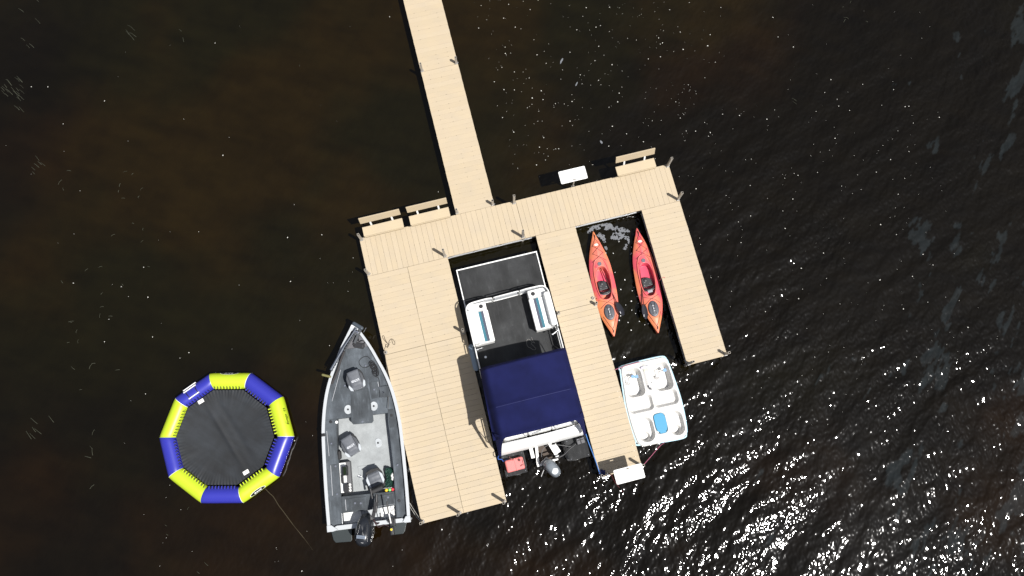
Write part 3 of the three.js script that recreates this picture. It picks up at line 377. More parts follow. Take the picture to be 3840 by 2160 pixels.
  for (const [x, z] of [[-0.88, -2.97], [0.86, -2.95], [0.87, -0.57]]) mesh('cup_holder', [cyl(0.042, 0.042, 0.014, x, DK + 0.012, z, 18), cyl(0.028, 0.028, 0.018, x, DK + 0.012, z, 14)], black, B);
  mesh('rod_holder_cap', [cyl(0.04, 0.04, 0.03, -0.71, DK + 0.015, -2.94, 16)], white, B);
  for (const [a, b] of [[[-0.49, -4.42], [-0.8, -3.55]], [[-1.01, -2.73], [-0.99, -2.02]], [[-0.965, -1.76], [-0.968, -0.93]], [[-0.62, -0.78], [-0.62, -0.48]], [[0.80, -3.8], [0.84, -3.5]], [[0.55, -3.95], [0.58, -3.72]]]) mesh('hinge_strip', [beam([a[0], DK + 0.016, a[1]], [b[0], DK + 0.016, b[1]], 0.014, 0.006)], alu, B);
  for (const [x, z, y, c] of [[-0.36, -3.26, DK, 1], [0.38, -3.27, DK, -1], [0.37, -2.23, FL, 1]]) { const g = ell(0.11, 0.13, 0, 0, 24).map(([a, b]) => [x + (c > 0 && y === DK ? Math.min(a, 0.075) : c < 0 ? Math.max(a, -0.075) : Math.max(a, -0.075)), z + b]); const p = mesh('seat_base_plate', [ext(g, y, y + 0.02, 0.003)], lite, B); mesh('socket', [cyl(0.028, 0.028, 0.01, x, y + 0.024, z, 14)], black, p); }
  mesh('floor_ring', [place(new THREE.TorusGeometry(0.035, 0.01, 8, 18), -0.22, FL + 0.02, -1.36, PI / 2), box(0.06, 0.012, 0.02, -0.26, FL + 0.018, -1.36)], chrome, B);
  // side console with fish finder and gauges
  const con = mesh('console', [rbox(0.3, 0.24, 0.86, 0.03, -0.585, 0.33, -1.385)], M(0.1, 0.1, 0.105, 0.7), B); mesh('tray', [box(0.18, 0.012, 0.82, -0.645, 0.457, -1.38)], white, con);
  mesh('fish_finder', [rbox(0.13, 0.17, 0.26, 0.015, -0.56, 0.58, -1.56, 0, -0.05, 0.2)], black, con); mesh('screen', [box(0.085, 0.004, 0.2, -0.548, 0.668, -1.56, 0, -0.05, 0.2)], P(0.012, 0.02, 0.008, 0.15), con);
  mesh('radio', [rbox(0.13, 0.14, 0.24, 0.012, -0.56, 0.53, -1.08), rbox(0.06, 0.08, 0.24, 0.01, -0.66, 0.5, -1.34)], black, con);
  for (const z of [-1.17, -1.09, -1.01]) mesh('gauge', [cyl(0.032, 0.032, 0.05, -0.47, 0.47, z, 18)], white, con);
  mesh('speaker', [rbox(0.1, 0.16, 0.24, 0.045, -0.72, 0.38, -2.02)], rubber, B);
  // seats
  const pad = M(0.135, 0.145, 0.165, 0.6, 0, { map: cloudTex }), side = M(0.055, 0.06, 0.068, 0.55), pale = M(0.42, 0.45, 0.48, 0.55), lund = canvasTex(512, 160, (c, w, h) => { c.clearRect(0, 0, w, h); c.fillStyle = '#ffffff'; c.font = 'bold 130px serif'; c.textAlign = 'center'; c.textBaseline = 'middle'; c.fillText('LUND', w / 2, h / 2, w * 0.96); });
  const seat = (x, z, y, ry, open) => {
    const s = new THREE.Group(); s.name = 'seat'; s.position.set(x, y, z); s.rotation.y = ry; B.add(s);
    mesh('pedestal', [cyl(0.035, 0.04, 0.26, 0, 0.13, 0, 12), cyl(0.1, 0.12, 0.02, 0, 0.27, 0, 16)], black, s);
    mesh('seat_pan', [ext([[-0.2, -0.24], [0.2, -0.24], [0.25, -0.12], [0.25, 0.05], [0.2, 0.26], [0.12, 0.3], [-0.12, 0.3], [-0.2, 0.26], [-0.25, 0.05], [-0.25, -0.12]], 0.27, 0.32, 0.015)], rubber, s);
    if (!open) {
      mesh('wing', [ext([[-0.17, -0.22], [-0.24, -0.08], [-0.245, 0.06], [-0.16, 0.2]], 0.325, 0.40, 0.02)], side, s); mesh('wing', [ext([[0.17, -0.22], [0.16, 0.2], [0.245, 0.06], [0.24, -0.08]], 0.325, 0.40, 0.02)], side, s);
      mesh('side_panel', [ext([[-0.22, 0.08], [-0.25, 0.16], [-0.22, 0.27], [-0.14, 0.31], [-0.16, 0.2]], 0.325, 0.375, 0.012)], pale, s); mesh('side_panel', [ext([[0.22, 0.06], [0.25, 0.14], [0.22, 0.26], [0.15, 0.3], [0.16, 0.2]], 0.325, 0.375, 0.012)], pale, s);
      mesh('folded_backrest', [grid(14, 22, (u, v) => { const w = 0.165 - 0.01 * v, X = (u * 2 - 1) * w; return [X, 0.425 - 0.035 * Math.pow(u * 2 - 1, 4) - 0.10 * sstep(0.72, 1, v) - 0.02 * sstep(0.06, 0, v), -0.25 + 0.55 * v]; }), ext([[-0.16, -0.24], [0.16, -0.24], [0.15, 0.28], [-0.15, 0.28]], 0.325, 0.37)], pad, s);
      const p = new THREE.PlaneGeometry(0.31, 0.105); p.rotateX(-PI / 2); p.rotateY(PI); p.translate(0.005, 0.432, 0.05); mesh('lettering', p, M(0.75, 0.77, 0.8, 0.5, 0, { map: lund, transparent: true, alphaTest: 0.4 }), s);
    } else {
      mesh('cushion', [grid(14, 18, (u, v) => { const X = (u * 2 - 1) * 0.17; return [X, 0.40 - 0.03 * Math.pow(u * 2 - 1, 4) - 0.05 * sstep(0.12, 0, v) - 0.012 * Math.abs(Math.sin(v * 3 * PI)), -0.2 + 0.4 * v]; }), ext([[-0.165, -0.19], [0.165, -0.19], [0.165, 0.19], [-0.165, 0.19]], 0.32, 0.35)], pad, s);
      mesh('side_panel', [ext([[-0.17, -0.17], [-0.245, -0.06], [-0.24, 0.12], [-0.17, 0.2]], 0.325, 0.40, 0.02)], pale, s); mesh('side_panel', [ext([[0.17, -0.17], [0.17, 0.2], [0.24, 0.12], [0.245, -0.06]], 0.325, 0.40, 0.02)], pale, s);
      mesh('wing', [ext([[-0.17, -0.2], [-0.2, -0.26], [0, -0.3], [0.2, -0.26], [0.17, -0.2]], 0.325, 0.385, 0.015)], rubber, s);
      mesh('backrest', [rbox(0.36, 0.36, 0.12, 0.05, 0, 0.58, 0.27, 0.22)], rubber, s); mesh('armrest', [bar([-0.25, 0.36, 0.02], [-0.25, 0.5, 0.22], 0.016)], black, s);
    }
  };
  seat(-0.03, -4.06, DK, 0.263, false); seat(-0.365, -2.26, FL, 0.44, false); seat(0.26, -1.24, FL, 0.3, true);
  // bow trolling motor laid along the port gunwale
  const tm = new THREE.Group(); tm.name = 'trolling_motor'; B.add(tm);
  const mo = new THREE.CapsuleGeometry(0.058, 0.26, 6, 18); mo.rotateZ(PI / 2); mo.rotateY(-0.64); mo.translate(0.15, 0.77, -5.6); mesh('motor', mo, P(0.05, 0.062, 0.075, 0.4), tm);
  mesh('propeller', [box(0.02, 0.15, 0.05, 0.345, 0.77, -5.46, 0.4, -0.64), box(0.02, 0.05, 0.15, 0.345, 0.77, -5.46, 0.4, -0.64)], M(0.06, 0.065, 0.07, 0.5), tm);
  mesh('shaft', [bar([0.1, 0.74, -5.55], [-0.36, 0.73, -4.97], 0.026, 10), bar([-0.33, 0.735, -5.0], [-0.73, 0.72, -4.42], 0.038, 10)], M(0.05, 0.062, 0.085, 0.45), tm);
  mesh('mount', [beam([0.2, 0.67, -5.5], [0.0, 0.66, -5.12], 0.07, 0.06), beam([0.08, 0.66, -5.52], [-0.34, 0.65, -4.95], 0.09, 0.05), rbox(0.12, 0.1, 0.14, 0.02, 0.05, 0.7, -5.42, 0, 0.5)], M(0.055, 0.06, 0.065, 0.5), tm);
  mesh('mount_plate', [rbox(0.06, 0.02, 0.09, 0.01, 0.12, 0.76, -5.42, 0, 0.5), rbox(0.03, 0.02, 0.08, 0.01, 0.06, 0.765, -5.46, 0, 0.5)], chrome, tm);
  const hd = new THREE.CapsuleGeometry(0.045, 0.2, 6, 14); hd.rotateZ(PI / 2); hd.scale(1, 0.9, 0.8); hd.rotateY(-0.36); hd.translate(-0.86, 0.74, -4.27); mesh('control_head', hd, P(0.16, 0.15, 0.06, 0.3), tm);
  const coil = []; for (let i = 0; i < 70; i++) { const t = i / 69, a = i * 1.25; coil.push([mix(-0.02, -0.72, t) + 0.035 * Math.cos(a) - 0.03, 0.71 + 0.03 * Math.sin(a), mix(-5.36, -4.36, t) + 0.02 * Math.sin(a)]); } mesh('coiled_cable', [tube(coil, 0.009, false, 5, 0.5, 3)], black, tm);
  mesh('strap', [tube([[-0.32, DK + 0.15, -4.93], [-0.38, DK + 0.1, -4.83], [-0.47, DK + 0.06, -4.66], [-0.57, DK + 0.05, -4.41], [-0.68, DK + 0.05, -4.2], [-0.77, DK + 0.04, -4.04]], 0.034, false, 8)], M(0.035, 0.032, 0.033, 0.9), tm);
  // outboard motor
  const om = new THREE.Group(); om.name = 'outboard_motor'; om.position.set(-0.1, 0, 0.08); om.rotation.y = -0.2; B.add(om);
  const gloss = P(0.011, 0.013, 0.017, 0.3, { clearcoat: 0.3, clearcoatRoughness: 0.2 });
  mesh('cowling', grid(40, 16, (u, v) => { const th = u * 2 * PI, ph = v * PI / 2, k = Math.pow(Math.cos(ph), 0.5), c = Math.cos(th), s = Math.sin(th), z = Math.sign(s) * Math.pow(Math.abs(s), 0.85), x = Math.sign(c) * Math.pow(Math.abs(c), 0.75); return [0.245 * k * x * (1 + 0.16 * z), 0.7 + 0.38 * Math.sin(ph) + 0.03 * z, 0.44 * k * z]; }), gloss, om);
  mesh('cowl_crease', [tube([[-0.09, 1.065, -0.18], [-0.13, 1.075, 0.1], [-0.16, 1.06, 0.26]], 0.012, false, 6)], gloss, om); mesh('cowl_crease', [tube([[0.09, 1.065, -0.18], [0.13, 1.075, 0.1], [0.16, 1.06, 0.26]], 0.012, false, 6)], gloss, om);
  const lab = canvasTex(256, 96, (c, w, h) => { c.fillStyle = '#7d8794'; c.fillRect(0, 0, w, h); c.fillStyle = '#3b4350'; for (let i = 0; i < 9; i++) c.fillRect(40 + i * 21, 40 + i * 1.6 + (i % 2) * 5, 17, 8); });
  const lp = new THREE.PlaneGeometry(0.24, 0.09); lp.rotateX(-PI / 2 + 0.18); lp.translate(-0.02, 1.117, 0.15); mesh('label_plate', lp, M(0.6, 0.62, 0.65, 0.5, 0, { map: lab }), om);
  const n1 = canvasTex(128, 48, (c, w, h) => { c.clearRect(0, 0, w, h); c.fillStyle = '#d6d6d6'; c.font = 'bold italic 40px sans-serif'; c.textAlign = 'center'; c.textBaseline = 'middle'; c.fillText('115', w / 2, h / 2); }); const np = new THREE.PlaneGeometry(0.13, 0.05); np.rotateX(-PI / 2 + 0.55); np.translate(0.02, 1.088, 0.30); mesh('number', np, M(0.7, 0.7, 0.7, 0.5, 0, { map: n1, transparent: true, alphaTest: 0.4 }), om);
  mesh('midsection', [rbox(0.2, 1.0, 0.3, 0.05, 0, 0.3, 0.12), rbox(0.36, 0.1, 0.62, 0.05, 0, 0.68, 0.02), rbox(0.3, 0.26, 0.16, 0.03, 0.04, 0.55, -0.22)], black, om);
  mesh('tiller', [beam([0.2, 0.86, -0.36], [0.26, 0.9, -0.8], 0.09, 0.08), bar([0.26, 0.92, -0.78], [0.24, 0.93, -0.98], 0.035, 12), rbox(0.12, 0.1, 0.2, 0.03, 0.24, 0.88, -0.6), bar([0.14, 0.95, -0.86], [0.06, 0.97, -1.12], 0.028, 10)], black, om);
  mesh('rigging', [tube([[0.22, 0.8, -0.3], [0.3, 0.7, -0.18], [0.36, 0.55, -0.22], [0.44, 0.5, -0.3]], 0.018, false, 6), tube([[0.2, 0.8, -0.3], [0.34, 0.66, -0.1], [0.5, 0.6, -0.16], [0.7, 0.58, -0.1]], 0.012, false, 6)], M(0.03, 0.012, 0.014, 0.6), om);
  mesh('shift_lever', [bar([0.36, 0.55, -0.28], [0.37, 0.75, -0.46], 0.012), ball(0.02, 0.37, 0.76, -0.47)], black, om);
  // stern trolling motor
  const st = new THREE.Group(); st.name = 'stern_trolling_motor'; B.add(st);
  mesh('bracket', [rbox(0.16, 0.16, 0.2, 0.02, 0.66, 0.6, -0.04), rbox(0.06, 0.14, 0.1, 0.015, 0.56, 0.64, -0.08)], black, st); mesh('shaft', [bar([0.63, 0.98, -0.30], [0.64, 0.82, -0.02], 0.018, 10)], white, st); mesh('handle', [bar([0.62, 0.98, -0.3], [0.61, 1.03, -0.62], 0.018, 10)], black, st);
  mesh('head', [rbox(0.12, 0.14, 0.24, 0.04, 0.625, 0.62, 0.2)], black, st); mesh('cap', [cyl(0.032, 0.032, 0.02, 0.62, 0.7, 0.16, 14)], M(0.6, 0.48, 0.02, 0.5), st);
  mesh('wires', [tube([[0.72, 0.52, -0.3], [0.75, 0.66, -0.2], [0.7, 0.7, -0.05], [0.74, 0.6, 0.1]], 0.008, false, 5), tube([[0.66, 0.5, -0.32], [0.72, 0.6, -0.38], [0.74, 0.56, -0.42], [0.7, 0.5, -0.4]], 0.007, false, 5)], black, st);
  mesh('battery_tray', [box(0.42, 0.02, 0.3, 0.51, 0.312, -0.3)], white, B); mesh('storage_tray', [box(0.5, 0.02, 0.3, -0.5, 0.312, -0.27)], white, B);
  mesh('tray_frame', [bar([0.28, 0.51, -0.49], [0.74, 0.51, -0.5], 0.006), bar([-0.75, 0.5, -0.42], [-0.75, 0.5, -0.12], 0.008)], alu, B);
  mesh('bow_cleat', [rbox(0.12, 0.06, 0.08, 0.02, -1.08, G + 0.02, -2.62)], black, B);
}
// loose gear in the fishing boat
{
  const o = new THREE.Vector3(-4.291, 0, 1.1565), c = Math.cos(-0.129), s = Math.sin(-0.129), W = ([x, y, z]) => [o.x + c * x + s * z, y, o.z - s * x + c * z];
  const rope = M(0.012, 0.012, 0.014, 0.75), pts = [];
  pts.push([0.4, 0.512, -4.62], [0.3, 0.51, -4.72], [0.16, 0.508, -4.7], [0.06, 0.508, -4.6], [0.1, 0.508, -4.46], [0.24, 0.508, -4.4]);
  for (let i = 0; i < 60; i++) { const t = i / 59, a = i * 1.1; pts.push([mix(0.42, 0.53, t) + 0.085 * Math.cos(a) * rr(0.5, 1.2), 0.512 + rnd() * 0.05, mix(-4.5, -4.22, t) + 0.13 * Math.sin(a) * rr(0.5, 1.2)]); }
  pts.push([0.58, 0.51, -4.05], [0.6, 0.51, -3.9], [0.6, 0.52, -3.8]);
  solo('anchor_rope_coil', [tube(pts.map(W), 0.0085, false, 5, 0.5, 4)], rope, 'black rope coiled on the bow deck of the fishing boat', 'rope');
  const fp = thing('foot_pedal', 'black trolling motor foot pedal at the bow of the fishing boat', 'foot pedal', ...W([0.11, 0.56, -5.06]), -0.129 - 0.32);
  mesh('pedal', [ext([[-0.17, -0.07], [0.14, -0.08], [0.17, 0.0], [0.14, 0.09], [-0.12, 0.09], [-0.18, 0.02]], 0.0, 0.07, 0.015)], rubber, fp); mesh('heel_plate', [rbox(0.26, 0.03, 0.1, 0.01, 0, 0.08, 0.01, 0, 0, 0.12)], M(0.03, 0.03, 0.032, 0.4), fp); mesh('cable', [tube([[-0.12, 0.06, -0.08], [-0.14, 0.1, -0.16], [-0.05, 0.1, -0.18], [-0.03, 0.06, -0.1], [0.08, 0.1, -0.14], [0.15, 0.07, -0.12], [0.14, 0.05, -0.05]], 0.011, false, 6)], black, fp);
  // green jacket: rumpled cloth
  const jg = grid(40, 56, (u, v) => { const a = (u * 2 - 1), b = v; const w = 0.12 * (0.75 + 0.4 * Math.sin(b * PI)) * (1 + 0.18 * Math.sin(b * 9)); const x = 0.6 + a * w + 0.03 * Math.sin(b * 5), z = -1.5 + 0.54 * b, e = 1 - a * a * a * a; const fold = fbm(a * 3 + 5, b * 7, 201, 4); return W([x, 0.22 + 0.02 + e * (0.10 + 0.13 * fold + 0.05 * Math.abs(Math.sin(b * 17 + a * 6 + fold * 5))), z]); });
  solo('green_jacket', [jg], M(0.012, 0.055, 0.038, 0.6, 0, { map: clothTex }), 'crumpled dark green jacket beside the rear seat of the fishing boat', 'jacket');
  solo('white_cloth', [grid(20, 20, (u, v) => { const a = u * 2 - 1, b = v * 2 - 1, d = Math.max(0, 1 - a * a - b * b); return W([0.72 + a * 0.055 + 0.01 * Math.sin(b * 7), 0.3 + 0.16 * Math.sqrt(d) + 0.02 * fbm(a * 4, b * 4, 88, 3), -1.25 + b * 0.12]); })], M(0.66, 0.66, 0.64, 0.8), 'white cloth tucked against the green jacket in the fishing boat', 'cloth');
  for (const [n, x, col] of [['yellow', 0.54, [0.75, 0.5, 0.03]], ['green', 0.635, [0.16, 0.55, 0.16]], ['red', 0.715, [0.62, 0.03, 0.05]]]) solo('bobber', [ball(0.046, ...W([x, 0.5, -0.9]))], P(...col, 0.4), `${n} round float in the fishing boat, one of three in a row`, 'float', 'coloured round floats');
  solo('mooring_line', [tube([[-2.87, 0.5, -3.46], [-2.9, 0.47, -3.1], [-2.97, 0.5, -2.6], [-3.03, 0.56, -2.2], [-3.1, 0.63, -1.85]], 0.008, false, 6)], M(0.06, 0.05, 0.04, 0.8), 'thin bow line from the pier edge to the fishing boat gunwale', 'rope');
  solo('stern_mooring_line', [tube([[-3.14, 0.63, 0.62], [-3.06, 0.5, 0.9], [-2.96, 0.42, 1.2], [-2.87, 0.48, 1.43]], 0.007, false, 6), tube([[-3.14, 0.63, 0.64], [-3.1, 0.46, 0.95], [-3.0, 0.38, 1.24], [-2.88, 0.47, 1.44]], 0.007, false, 6)], M(0.3, 0.29, 0.26, 0.8), 'doubled stern line from the fishing boat to the pier corner', 'rope');
  solo('dock_rope', [tube([[-2.85, 0.5, -3.48], [-2.87, 0.462, -3.56], [-2.80, 0.46, -3.64], [-2.76, 0.462, -3.60], [-2.74, 0.464, -3.66], [-2.79, 0.466, -3.70], [-2.80, 0.47, -3.64], [-2.74, 0.472, -3.62], [-2.70, 0.468, -3.68], [-2.74, 0.47, -3.73], [-2.78, 0.466, -3.79], [-2.83, 0.46, -3.9], [-2.83, 0.46, -3.97], [-2.79, 0.46, -3.96], [-2.78, 0.46, -3.86], [-2.74, 0.474, -3.74], [-2.70, 0.466, -3.66], [-2.68, 0.462, -3.76], [-2.61, 0.46, -3.82], [-2.56, 0.46, -3.80], [-2.52, 0.46, -3.71], [-2.54, 0.46, -3.635], [-2.58, 0.46, -3.66], [-2.59, 0.462, -3.76], [-2.585, 0.464, -3.81]], 0.0075, false, 5, 0.5, 6)], M(0.075, 0.06, 0.045, 0.85), 'loose thin rope looped on the pier next to the fishing boat bow', 'rope');
}

// ------------------------------------------------------------------ kayaks
function kayak(label, x, z, ry, sd) {
  const K = thing('kayak', label, 'kayak', x, 0, z, ry, 'orange and pink kayaks in the slip');
  const hw = table([[-1.63, 0.012], [-1.5, 0.055], [-1.25, 0.15], [-0.83, 0.275], [-0.55, 0.325], [-0.15, 0.352], [0.25, 0.358], [0.6, 0.335], [0.83, 0.302], [1.0, 0.262], [1.21, 0.19], [1.43, 0.098], [1.56, 0.045], [1.63, 0.012]]);
  const cz = -0.015, ca = 0.205, cb = 0.505, inCock = (X, Z) => 1 - Math.sqrt(Math.pow(Math.abs(X / ca), 2.6) + Math.pow(Math.abs((Z - cz) / cb), 2.6));
  const edge = (Z) => 0.17 + 0.07 * Math.pow(Math.abs(Z) / 1.63, 2.2), deckY = (X, Z) => { const w = hw(Z), s = clamp(Math.abs(X) / w), cr = 0.115 * (1 - 0.45 * Math.abs(Z) / 1.63) * Math.min(1, w / 0.2); return edge(Z) + cr * (1 - Math.pow(s, 2.4)) + 0.012 * sstep(0.3, 0.0, Math.abs(X) / w) * sstep(-0.7, -1.0, Z); };
  const dye = (X, Z, inside) => { const n = fbm(X * 3 + sd, Z * 1.6 + sd * 3, 301 + sd, 4), m = sstep(0.42, 0.62, n + 0.16 * Math.exp(-Math.pow((Z + 0.05) / 0.42, 2)) - 0.12 * sstep(0.4, 1.2, Math.abs(Z))), o = sstep(0.3, 0.72, fbm(X * 2 + 7 + sd, Z * 1.1, 333 + sd, 3) + 0.16 * sstep(0.3, 1.6, Z)); let c = [mix(0.60, 0.64, o), mix(0.15, 0.215, o), mix(0.105, 0.085, o)]; const pk = [0.56, 0.055, 0.105]; const k = m * (inside ? 1 : 0.8); return c.map((v, i) => mix(v, pk[i], k)); };
  const top = grid(56, 190, (u, v) => { const Z = -1.63 + 3.26 * v, X = (u * 2 - 1) * hw(Z), d = inCock(X, Z), y = deckY(X, Z); return [X, d > 0 ? mix(y, 0.055 + 0.35 * X * X, sstep(0, 0.09, d)) : y, Z]; }, (u, v, q) => dye(q[0], q[2], inCock(q[0], q[2]) > 0.03));
  const bot = grid(20, 80, (u, v) => { const Z = -1.63 + 3.26 * v, s = u * 2 - 1; return [s * hw(Z), mix(-0.07, edge(Z), Math.pow(Math.abs(s), 3)), Z]; }, (u, v, q) => dye(q[0], q[2], false));
  const shell = P(1, 1, 1, 0.38, { vertexColors: true }); const h = mesh('hull_deck', top, shell, K); mesh('hull_bottom', bot, shell, K);
  const rim = []; for (let i = 0; i < 44; i++) { const a = i / 44 * 2 * PI, X = 0.232 * Math.sign(Math.cos(a)) * Math.pow(Math.abs(Math.cos(a)), 0.78), Z = -0.13 + 0.645 * Math.sign(Math.sin(a)) * Math.pow(Math.abs(Math.sin(a)), 0.85); rim.push([X, deckY(X, Z) + 0.012, Z]); }
  mesh('cockpit_rim', [tube(rim, 0.017, true, 8, 0.5, 3)], P(0.58, 0.12, 0.1, 0.4), K);
  mesh('console_disc', [cyl(0.062, 0.062, 0.012, -0.01, deckY(0, -0.6) + 0.008, -0.6, 22)], M(0.11, 0.1, 0.12, 0.6), K); mesh('cup_recess', [cyl(0.036, 0.03, 0.012, -0.125, deckY(-0.12, -0.53) + 0.008, -0.525, 18)], P(0.5, 0.05, 0.07, 0.5), K);
  const seat = new THREE.Group(); seat.name = 'seat'; K.add(seat);
  mesh('seat_pan', [ext([[-0.17, -0.06], [-0.1, -0.1], [0.02, -0.1], [0.13, -0.04], [0.16, 0.16], [-0.16, 0.2]], 0.07, 0.16, 0.02), ball(0.055, -0.05, 0.165, -0.02, 1, 0.25, 1)], black, seat); mesh('backrest', [tube([[-0.18, 0.2, 0.24], [-0.1, 0.27, 0.3], [0, 0.28, 0.31], [0.1, 0.27, 0.28], [0.18, 0.2, 0.2]], 0.036, false, 8)], black, seat); mesh('back_strap', [tube([[-0.16, 0.2, 0.3], [-0.05, 0.24, 0.35], [0.08, 0.24, 0.33], [0.17, 0.2, 0.26]], 0.014, false, 6)], M(0.2, 0.2, 0.21, 0.5), seat); mesh('bolt', [[-0.08, 0.06], [0.07, 0.1], [-0.1, 0.14]].map(([a, b]) => cyl(0.011, 0.011, 0.006, a, 0.163, b, 8)), M(0.3, 0.3, 0.3, 0.5), seat);
  const hy = deckY(0, 0.9) + 0.004, hat = mesh('hatch', [place(new THREE.LatheGeometry([[0.001, 0.028], [0.09, 0.026], [0.125, 0.018], [0.15, 0.02], [0.165, 0.006], [0.168, -0.02]].map(([a, b]) => new THREE.Vector2(a, b)), 32).scale(0.93, 1, 1.48), 0, hy, 0.9)], P(0.062, 0.065, 0.078, 0.42), K);
  mesh('hatch_rib', [tube([[-0.055, hy + 0.03, 0.72], [-0.03, hy + 0.034, 0.88], [-0.05, hy + 0.03, 1.06]], 0.006, false, 5), tube([[0.055, hy + 0.03, 0.72], [0.03, hy + 0.034, 0.88], [0.05, hy + 0.03, 1.06]], 0.006, false, 5)], black, hat);
  const mk = M(0.7, 0.7, 0.72, 0.5); mesh('mark', [box(0.055, 0.004, 0.012, 0.01, hy + 0.03, 0.97), place(new THREE.TorusGeometry(0.014, 0.005, 6, 14), -0.02, hy + 0.03, 0.81, PI / 2), box(0.03, 0.004, 0.008, 0.012, hy + 0.03, 0.808), box(0.018, 0.004, 0.035, 0.0, hy + 0.03, 0.9), cyl(0.007, 0.007, 0.004, -0.012, hy + 0.03, 0.86, 8), cyl(0.007, 0.007, 0.004, 0.014, hy + 0.03, 0.86, 8)], mk, hat);
  const P3 = (X, Z) => [X, deckY(X, Z) + 0.007, Z], cord = M(0.02, 0.012, 0.012, 0.8);
  const path = (pts, r = 0.0055) => { const o = []; for (let i = 0; i < pts.length - 1; i++) { const n = 5; const q = []; for (let k = 0; k <= n; k++) { const X = mix(pts[i][0], pts[i + 1][0], k / n), Z = mix(pts[i][1], pts[i + 1][1], k / n); q.push(P3(X, Z)); } o.push(tube(q, r, false, 5, 0.5, 2)); } return o; };
  mesh('bow_bungee', path([[0, -1.4], [-0.115, -1.18], [0.17, -0.94], [-0.205, -0.69]]).concat(path([[0, -1.4], [0.115, -1.18], [-0.155, -0.94], [0.215, -0.69]])), cord, K);
  mesh('stern_bungee', path([[-0.25, 0.5], [0.1, 0.63], [0.24, 0.75]]).concat(path([[0.25, 0.48], [-0.06, 0.62], [-0.23, 0.75]]), path([[-0.2, 1.0], [-0.06, 1.32], [0, 1.42]]), path([[0.2, 1.0], [0.06, 1.32], [0, 1.42]])), cord, K);
  mesh('grab_handle', [tube([P3(0, -1.53), [0.012, deckY(0, -1.47) + 0.03, -1.47], P3(0.008, -1.4)], 0.011, false, 6)], black, K); mesh('grab_handle', [tube([P3(0, 1.42), [0.012, deckY(0, 1.47) + 0.03, 1.47], P3(0, 1.52)], 0.011, false, 6)], black, K);
  mesh('bungee_guide', [[-0.115, -1.18], [0.115, -1.18], [0.17, -0.94], [-0.155, -0.94], [0.215, -0.69], [-0.205, -0.69], [0.29, 0.36], [-0.29, 0.42]].map(([a, b]) => { const p = P3(a, b); return cyl(0.011, 0.011, 0.01, p[0], p[1], p[2], 8); }), black, K);
  const by = deckY(0, -1.2) + 0.002; const em = mesh('emblem', [ext(ell(0.058, 0.036, 0, -1.2, 22), by - 0.006, by + 0.006)], M(0.75, 0.7, 0.62, 0.5), K); mesh('mark', [cyl(0.008, 0.008, 0.004, -0.018, by + 0.008, -1.198, 8), cyl(0.008, 0.008, 0.004, 0.018, by + 0.008, -1.2, 8)], rubber, em);
  return K;
}
const kA = kayak('orange and pink kayak tied against the middle finger dock', 3.915, -3.956, -0.0772, 1);
const kB = kayak('orange and pink kayak beside the right finger dock', 5.2235, -3.737, -0.0827, 5);
function paddle(label, x, z, ry, a, b) {
  const Q = thing('kayak_paddle', label, 'paddle', x, 0, z, ry, 'black kayak paddles'); const bl = M(0.02, 0.02, 0.026, 0.35);
  mesh('shaft', [bar(a, b, 0.014, 10)], M(0.09, 0.025, 0.02, 0.4), Q);
  const A = V(a), Bv = V(b), d = Bv.clone().sub(A).normalize(), n = new THREE.Vector3(0, 1, 0), s = n.clone().cross(d).normalize();
  for (const [o, sg] of [[Bv, 1]]) { const g = grid(10, 20, (u, v) => { const w = 0.085 * Math.pow(Math.sin(clamp(0.06 + v * 0.94) * PI * 0.93), 0.6), t = (u * 2 - 1), p = o.clone().addScaledVector(d, sg * (v * 0.46 - 0.04)).addScaledVector(s, t * w + 0.02 * v); return [p.x, p.y + 0.018 * t * t - 0.01 + 0.0 * v, p.z]; }); const k = mesh('blade', g, bl, Q); const m = o.clone().addScaledVector(d, sg * 0.31).addScaledVector(s, -0.03); mesh('mark', [box(0.014, 0.003, 0.07, m.x, m.y + 0.006, m.z, 0, Math.atan2(d.x, d.z))], M(0.6, 0.6, 0.62, 0.5), k); }
}
paddle('black kayak paddle poking out of the left kayak over the water', 3.915, -3.956, -0.0772, [0.02, 0.12, -0.5], [0.265, 0.33, 0.68]);
paddle('black kayak paddle laid along the left side of the right kayak', 5.2235, -3.737, -0.0827, [-0.155, 0.2, -0.46], [-0.275, 0.30, 0.76]);
solo('kayak_tag', [ext([[-0.075, -0.05], [0.075, -0.055], [0.07, 0.055], [-0.07, 0.06]], 0, 0.004)], M(0.3, 0.3, 0.32, 0.3), 'clear plastic sheet on the seat of the right kayak', 'plastic sheet').position.set(5.195, 0.3, -3.39);
solo('bow_tie', [tube([[3.56, 0.34, -3.59], [3.52, 0.4, -3.58], [3.47, 0.5, -3.54], [3.44, 0.47, -3.52], [3.42, 0.5, -3.57], [3.47, 0.48, -3.6]], 0.011, false, 6)], M(0.35, 0.33, 0.31, 0.8), 'pale cord tying the left kayak to the finger dock post', 'rope');
solo('side_tie', [tube([[5.55, 0.3, -3.62], [5.6, 0.42, -3.65], [5.66, 0.46, -3.66], [5.7, 0.46, -3.63]], 0.008, false, 6)], M(0.5, 0.1, 0.1, 0.8), 'short red cord tying the right kayak to the right finger dock', 'rope');

